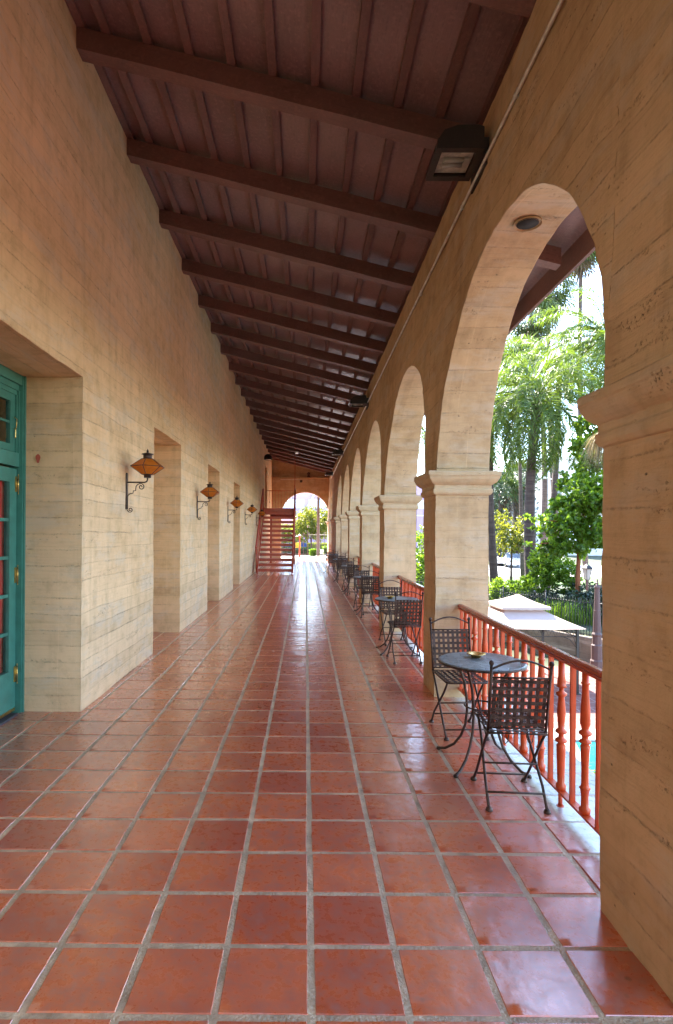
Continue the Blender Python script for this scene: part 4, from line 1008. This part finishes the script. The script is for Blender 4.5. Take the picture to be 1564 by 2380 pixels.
# broadleaf trees and shrubs behind the fence
def blob(x, y, Y, r_, rz=None): p = at(x, y, Y); return ((p.x, p.y, p.z), r_, rz or r_ * .75)
p0 = at(1345, 1385, 24.5)
tree('broadleaf_tree', 'bright green round-leaved tree with rusty trunk behind the fence', 'tree', (p0.x, 24.5, -2.05),
     [blob(1375, 1150, 24, 1.15), blob(1335, 1195, 24.5, 1.1), blob(1295, 1215, 24, .8), blob(1390, 1080, 25, .95), blob(1260, 1235, 24, .55, .22), blob(1240, 1205, 23.5, .5, .14), blob(1335, 1265, 24, .95, .5), blob(1395, 1240, 23.5, .9), blob(1385, 990, 26, .9), blob(1400, 1160, 23.6, .9), blob(1360, 1040, 26, .8), blob(1330, 1120, 25, .7), blob(1290, 1270, 24.3, .8, .5), blob(1310, 1165, 24.6, .6), blob(1260, 1290, 24.5, .45, .15), blob(1232, 1265, 24, .3, .1)],
     11000, .19, .17, M['leaf'], [at(1343, 1350, 24.5), at(1345, 1290, 24.5), at(1352, 1220, 24.5)], .11, 'rust_bark', 3, droop=.1)
tree('broadleaf_tree', 'small olive-green tree near the ringed palm trunk', 'tree', (at(1188, 1380, 34).x, 34, -2.05), [blob(1190, 1235, 34, 1.1, .9), blob(1165, 1205, 34.5, .7), blob(1210, 1265, 33.5, .8), blob(1175, 1270, 34, .8)], 3200, .15, .09, M['leaf2'], [at(1188, 1320, 34), at(1190, 1260, 34)], .08, 'bark', 6)
tree('leafy_shrub', 'bright leafy shrub spilling over the middle of the iron fence', 'shrub', (at(1265, 1390, 26).x, 26, -2.05), [blob(1285, 1325, 26, 1.0, .75), blob(1245, 1350, 26, .7, .5), blob(1260, 1300, 26.5, .7, .6), blob(1315, 1345, 25.5, .7, .6), blob(1215, 1365, 26.5, .6, .35)], 6000, .13, .10, M['leaf'], None, seed=8)
tree('leafy_shrub', 'low clipped shrub behind the fence left of the gazebo peak', 'shrub', (at(1175, 1385, 29.5).x, 29.5, -2.05), [blob(1175, 1360, 29.5, .8, .42), blob(1148, 1375, 29.8, .7, .5), blob(1205, 1372, 29., .6, .4)], 3000, .11, .08, M['leaf'], None, seed=9)
tree('leafy_shrub', 'dense dark shrub behind the fence right of the gazebo', 'shrub', (at(1365, 1430, 22.5).x, 22.5, -2.05), [blob(1335, 1405, 24.6, .9, .7), blob(1375, 1400, 23.4, .85, .7), blob(1398, 1440, 22.8, .7, .7), blob(1300, 1395, 25.6, .9, .6), blob(1410, 1390, 23.3, .9, .6), blob(1350, 1375, 24.8, .7, .5), blob(1370, 1440, 23.2, .8, .6), blob(1330, 1440, 24.4, .8, .6)], 7000, .13, .09, M['leafd'], None, seed=10)
tree('leafy_shrub', 'mid-green shrub mass behind the gazebo roof', 'shrub', (at(1240, 1410, 25).x, 25, -2.05), [blob(1240, 1395, 27.0, .9, .6), blob(1200, 1395, 28.3, .9, .5), blob(1275, 1410, 25.8, .8, .55), blob(1165, 1400, 30, .9, .5), blob(1300, 1425, 25., .8, .6)], 5000, .12, .09, M['leafd'], None, seed=13)
t = thing('strap_leaf_plants', 'clump of tall strap-leaved plants behind the fence', 'plant', (at(1325, 1470, 22.6).x, 22.6, -2.07)); m = MB(); r = random.Random(5)
for i in range(420):
    o = Vector((r.gauss(0, .75), r.uniform(-.3, .9), 0)); L = r.uniform(.5, 1.15); a = rv(r); a.z = 0; mid = o + a * L * .15 + Vector((0, 0, L * .7)); e = o + a * L * .5 + Vector((0, 0, L)); s = a.cross(Vector((0, 0, 1))) * .018 if a.length > .1 else Vector((.018, 0, 0))
    b = len(m.v); m.v += [tuple(o - s), tuple(o + s), tuple(mid + s), tuple(mid - s), tuple(e)]; m.face([b, b + 1, b + 2, b + 3]); m.face([b + 3, b + 2, b + 4])
m.build('leaves', M['leaf'], t)
for i, (x, Y, lab, sd_) in enumerate(((1160, 62, 'dark cypress left of the pale house between trunks', 3), (1226, 64, 'dark cypress just left of the thick palm trunk', 4))):
    p = at(x, 1300, Y); tree('cypress', lab, 'tree', (p.x, Y, -2.05), [((p.x, Y, z), 1.25, 2.2) for z in (0, 2.5, 5, 7.2)], 2600, .30, .10, M['leafd'], [(p.x, Y, 2), (p.x, Y, 6)], .15, 'bark', sd_, droop=-.8, limbs=False)
# low plants on the pool side, by the ledge, and growth seen through the second and third arches
tree('leafy_shrub', 'green shrub beside the swimming pool below the gallery edge', 'shrub', (4.6, 8.3, -2.95), [((4.62, 9.1, -2.6), .42, .30), ((4.85, 9.7, -2.62), .32, .24)], 1500, .10, .03, M['leaf'], None, seed=17, droop=-.5)
tree('leafy_shrub', 'tall green growth seen through the second arch gap', 'shrub', (at(975, 1400, 32).x, 32, -2.6), [blob(975, 1330, 32, 1.1, 1.5), blob(980, 1270, 33, 1., 1.2), blob(972, 1380, 31, .9, 1.1)], 5000, .14, .11, M['leaf'], None, seed=19)
p = at(978, 1400, 44); palm('feathery palm seen through the second arch gap', (p.x, 44, -2), at(990, 1010, 44), .2, 22, 4.4, 51, M['frond'], .9, el0=(-.4, 1.2), hang=1.2, nlf=40)
# ------------------------------------------------------------------ distant houses, street lamp and car on the right
def house(name, label, x0, x1, y0, y1, z1, wins, wmat, mat, roof=None):
    t = thing(name, label, 'building', ((x0 + x1) / 2, (y0 + y1) / 2, -2)); cx, cy = (x0 + x1) / 2, (y0 + y1) / 2
    m = MB(); m.box(x0 - cx, x1 - cx, y0 - cy, y1 - cy, -1, z1 + 2); wl = m.build('wall', mat, t)
    m = MB(); m.box(x0 - cx - .25, x1 - cx + .25, y0 - cy - .25, y1 - cy + .25, z1 + 2.003, z1 + 2.35); m.build('roof', roof or mat, t)
    for (a, b, c, d) in wins:
        m = MB(); m.box(a - cx, b - cx, y0 - cy - .05, y0 - cy - .005, c + 2, d + 2); w_ = m.build('window', wmat, t)
        m = MB(); f = .12; yy0, yy1 = y0 - cy - .12, y0 - cy - .052
        m.box(a - cx - f, a - cx, yy0, yy1, c + 2 - f, d + 2 + f); m.box(b - cx, b - cx + f, yy0, yy1, c + 2 - f, d + 2 + f); m.box(a - cx, b - cx, yy0, yy1, d + 2, d + 2 + f); m.box(a - cx, b - cx, yy0, yy1, c + 2 - f, c + 2); m.build('window_frame', M['white'], w_)
    return t
a, b = at(1270, 1235, 85), at(1345, 1235, 85); 
house('apartment_building', 'grey plastered building behind the broadleaf tree', a.x, b.x + 6, 85, 100, at(1300, 1130, 85).z + 4, [(a.x + 1 + i * 3, a.x + 2.4 + i * 3, z, z + 1.6) for i in range(3) for z in (1, 4.2, 7.2)], M['darkglass'], M['palewall'])
a, b = at(1184, 1235, 92), at(1220, 1235, 92)
house('white_house', 'white house seen between the fan palms and the ringed trunk', a.x - 1, b.x, 92, 105, at(1200, 1112, 92).z, [(a.x + .6, a.x + 1.3, 6.2, 8.2)], M['darkglass'], M['palewall'])
t = thing('street_lamp', 'pale blue-grey street lamp with bent arm behind leaves', 'street lamp', (at(1307, 1300, 48).x, 48, -2)); ztop = at(1307, 1120, 48).z + 2
m = MB(); m.tube([(0, 0, -.1), (0, 0, ztop - .5), (-.15, 0, ztop), (-1.4, 0, ztop + .35)], [.10, .08, .06, .04], 8); m.build('pole', M['conduit'], t); m = MB(); m.box(-1.9, -1.35, -.1, .1, ztop + .28, ztop + .42); m.build('lamp_head', M['white'], t)
def car(label, loc, rz, paint_, name='parked_car', sc_=1.):
    t = thing(name, label, 'car', loc, rz)
    prof = [(-2.15, .35), (-2.2, .62), (-2.1, .86), (-1.55, .95), (-.95, 1.38), (.35, 1.42), (1.05, 1.0), (1.95, .86), (2.18, .62), (2.15, .32)]; m = MB(); n = len(prof)
    lay = [(-.86, .0), (-.90, .3), (.90, .3), (.86, .0)]
    for yy in (-.88, -.6, .6, .88):
        for x, z in prof: m.v.append((x, yy * (.86 if (z > 1.1) else 1) , z))
    for i in range(3):
        for j in range(n): k = (j + 1) % n; m.face([i * n + j, i * n + k, (i + 1) * n + k, (i + 1) * n + j], 0, None, False)
    m.face(list(range(n))); m.face([3 * n + i for i in reversed(range(n))]); m.build('body', paint_, t)
    m = MB()
    for yy in (-.79, .79): 
        s = .015 if yy > 0 else -.015; m.quad([(-1.35, yy * 1.09 + s, .99), (-.92, yy * 1.0 + s, 1.32), (.33, yy * 1.0 + s, 1.35), (.90, yy * 1.09 + s, 1.0)])
    m.quad([(.42, -.68, 1.405), (1.03, -.74, 1.035), (1.03, .74, 1.035), (.42, .68, 1.405)]); m.quad([(-1.02, -.68, 1.36), (-1.5, -.74, 1.0), (-1.5, .74, 1.0), (-1.02, .68, 1.36)]); m.build('windows', M['darkglass'], t)
    for x in (-1.35, 1.35):
        for yy in (-.82, .82):
            m = MB(); m.tube([(x, yy - .1, .32), (x, yy + .1, .32)], .32, 18); wh = m.build('wheel', M['rubber'], t); m = MB(); m.tube([(x, yy - .108, .32), (x, yy + .108, .32)], .19, 12); m.build('rim', M['chrome'], wh)
    for yy in (-.65, .65):
        m = MB(); m.box(2.10, 2.20, yy - .17, yy + .17, .62, .75); m.build('headlight', M['frost'], t); m = MB(); m.box(-2.21, -2.13, yy - .17, yy + .17, .66, .82); m.build('tail_light', M['redlamp'], t)
    return t
p = at(1190, 1300, 60); car('silver car on the bright street seen between the palm trunks', (p.x, 60, -1.98), R(-100), M['carwhite'])
p = at(1165, 1300, 63); car('white car half hidden behind the ringed palm trunk', (p.x, 63, -1.98), R(-100), M['palewall'])
# ------------------------------------------------------------------ beyond the end arch
def at0(x, y, Y): return at(x, y, Y)
t = thing('tall_pole', 'tall plain wooden pole just beyond the end arch', 'pole', (at(739, 1300, 35.5).x, 35.5, 0)); m = MB(); m.tube([(0, 0, 0), (0, 0, 4), (-.02, 0, 9)], [.105, .085, .075], 10); m.build('shaft', M['postpaint'], t); m = MB(); m.box(-.14, .14, -.14, .14, 0, .12); m.build('base', M['pale_concrete'], t)
ironfence('terrace_fence', [(-6.5, 38.2), (6.8, 38.2)], 1.55, lambda p: 0, 'thin rust-red picket fence across the terrace beyond the arch', .26, .017, simple('dark_red_iron', (.07, .016, .010), .5), .05, 3.3)
t = thing('pedestal_stand', 'rust-red iron pedestal on splayed feet beyond the arch', 'stand', (at(696, 1300, 35.0).x, 35.0, 0)); m = MB(); m.lathe([(.09, .03), (.06, .12), (.045, .5), (.04, 1.25), (.07, 1.28), (.07, 1.32)], (0, 0, 0), 10); m.build('column', M['stair'], t)
m = MB()
for j in range(3): a = j * 2.1; m.tube([(0, 0, .12), (.12 * math.cos(a), .12 * math.sin(a), .08), (.25 * math.cos(a), .25 * math.sin(a), .0)], .016, 6)
m.build('feet', M['blackiron'], t); m = MB(); m.lathe([(.03, 1.32), (.09, 1.36), (.07, 1.42), (.0, 1.44)], (0, 0, 0), 10); m.tube([(-.28, 0, 1.3), (0, 0, 1.34)], .012, 5); m.build('head', M['conduit'], t)
def hedge(label, x0, x1, y, h, dep, n, mat, seed):
    t = thing('hedge', label, 'hedge', ((x0 + x1) / 2, y, 0), 0, 'clipped hedges along the street'); m = MB(); r = random.Random(seed); w_ = (x1 - x0) / 2
    for i in range(n):
        s = rv(r); p = Vector((r.uniform(-w_, w_), r.uniform(-dep / 2, dep / 2), r.random() * h * (.9 + .1 * r.random())))
        if r.random() < .6: p.z = h * r.uniform(.9, 1.03)
        leafquad(m, p, s, rv(r), .13, .10)
    m.box(-w_ + .05, w_ - .05, -dep / 2 + .06, dep / 2 - .06, 0, h * .9); m.build('foliage', mat, t)
hedge('low dark hedge just behind the rust-red fence', -7, 1.0, 39.6, .42, .7, 2600, M['leafd'], 1)
hedge('pale green low hedge right of the tall pole', 1.2, 6, 39.3, .55, .8, 2200, M['leaf'], 2)
hedge('clipped hedge across the street before the mauve wall', -8, 7, 51.2, .55, .8, 3600, M['leaf2'], 3)
hedge('bright shrub bed left of the pole base', .3, .95, 37.6, .38, .5, 900, M['leaf'], 4)
P1 = (1.3, 43.5, 0)
tree('citrus_tree', 'round yellow-green tree behind the tall pole, beyond the arch', 'tree', (at(722, 1290, 43.5).x, 43.5, 0), [blob(722, 1210, 43.5, 1.3, 1.25), blob(700, 1232, 43.2, 1.0, .9), blob(745, 1225, 43.5, .95, .9), blob(715, 1192, 44, .6, .5), blob(765, 1205, 43.8, .9, 1.0), blob(735, 1245, 43, .9, .45)], 7500, .17, .10, M['leaf2'], [at(724, 1275, 43.5), at(722, 1240, 43.5)], .08, 'bark', 23)
tree('citrus_tree', 'leafy yellow-green tree seen through the open stair risers', 'tree', (at(660, 1290, 45).x, 45, 0), [blob(660, 1240, 45, 1.2, .8), blob(635, 1235, 45.5, 1.0, .8), blob(684, 1242, 44.6, .7, .6)], 4500, .17, .10, M['leaf2'], [at(660, 1280, 45), at(660, 1255, 45)], .08, 'bark', 24)
# mauve building with window band, pink wing
t = thing('mauve_building', 'large mauve building with pale window band and white curved trim beyond', 'building', (0, 62, 0))
zt_ = lambda y: at(710, y, 62).z
m = MB(); m.box(-16, 16, 0, 14, -.5, zt_(1120)); m.build('wall', M['purple'], t)
for i in range(6):
    x0 = -15 + 5.1 * i; m = MB(); m.box(x0, x0 + 4.6, -.06, -.005, zt_(1181), zt_(1161)); w_ = m.build('window', M['winband'], t); m = MB(); m.box(x0 + 4.6, x0 + 5.1, -.1, -.01, zt_(1181), zt_(1161)); m.build('mullion', M['purple'], w_)
m = MB(); m.box(-16, 16, -.12, -.0, zt_(1198), zt_(1195)); m.build('sill_course', M['palewall'], t)
m = MB(); m.tube([(at(705 + 30 * math.sin(a), 1200 - 62 * (1 - math.cos(a)), 62).x, -.25, at(700, 1196 - 60 * math.sin(a * .9), 62).z) for a in [i * .13 for i in range(12)]], .12, 6); m.build('curved_trim', M['white'], t)
t = thing('pink_building', 'low pink building wing behind the trees at street level', 'building', (0, 58, 0)); m = MB(); zt2 = lambda y: at(710, y, 58).z
m.box(-14, 9, 0, 3.9, -.3, zt2(1200)); m.build('wall', M['pink'], t)
m = MB(); m.box(-14.2, 9.2, -.15, 4.05, zt2(1200), zt2(1197)); m.build('coping', M['palewall'], t)
for x0 in (-4.2, -1.4): m = MB(); m.box(x0, x0 + 1.2, -.05, -.005, .9, 2.2); m.build('window', M['darkglass'], t)
m = MB(); m.box(-14, 9, 53.4, 53.7, 0, 1.35); tag(m.build('street_wall', M['purple']), 'low mauve street wall behind the far hedge', 'wall')
p = at(652, 1285, 47.5); car('dark blue car on the street behind the open stair', (p.x, 47.5, .02), R(0), M['carblue'])
t = thing('yellow_barrier', 'yellow plastic barrier by the street, right of the stair', 'barrier', (at(690, 1290, 46).x, 46, .02)); m = MB(); m.box(-.32, .32, -.2, .2, 0, .35); m.box(-.22, .30, -.12, .12, .35, .70); m.build('shell', M['yellow'], t); m = MB(); m.box(-.25, .25, -.205, -.2, .12, .2); m.build('reflector', M['white'], t)
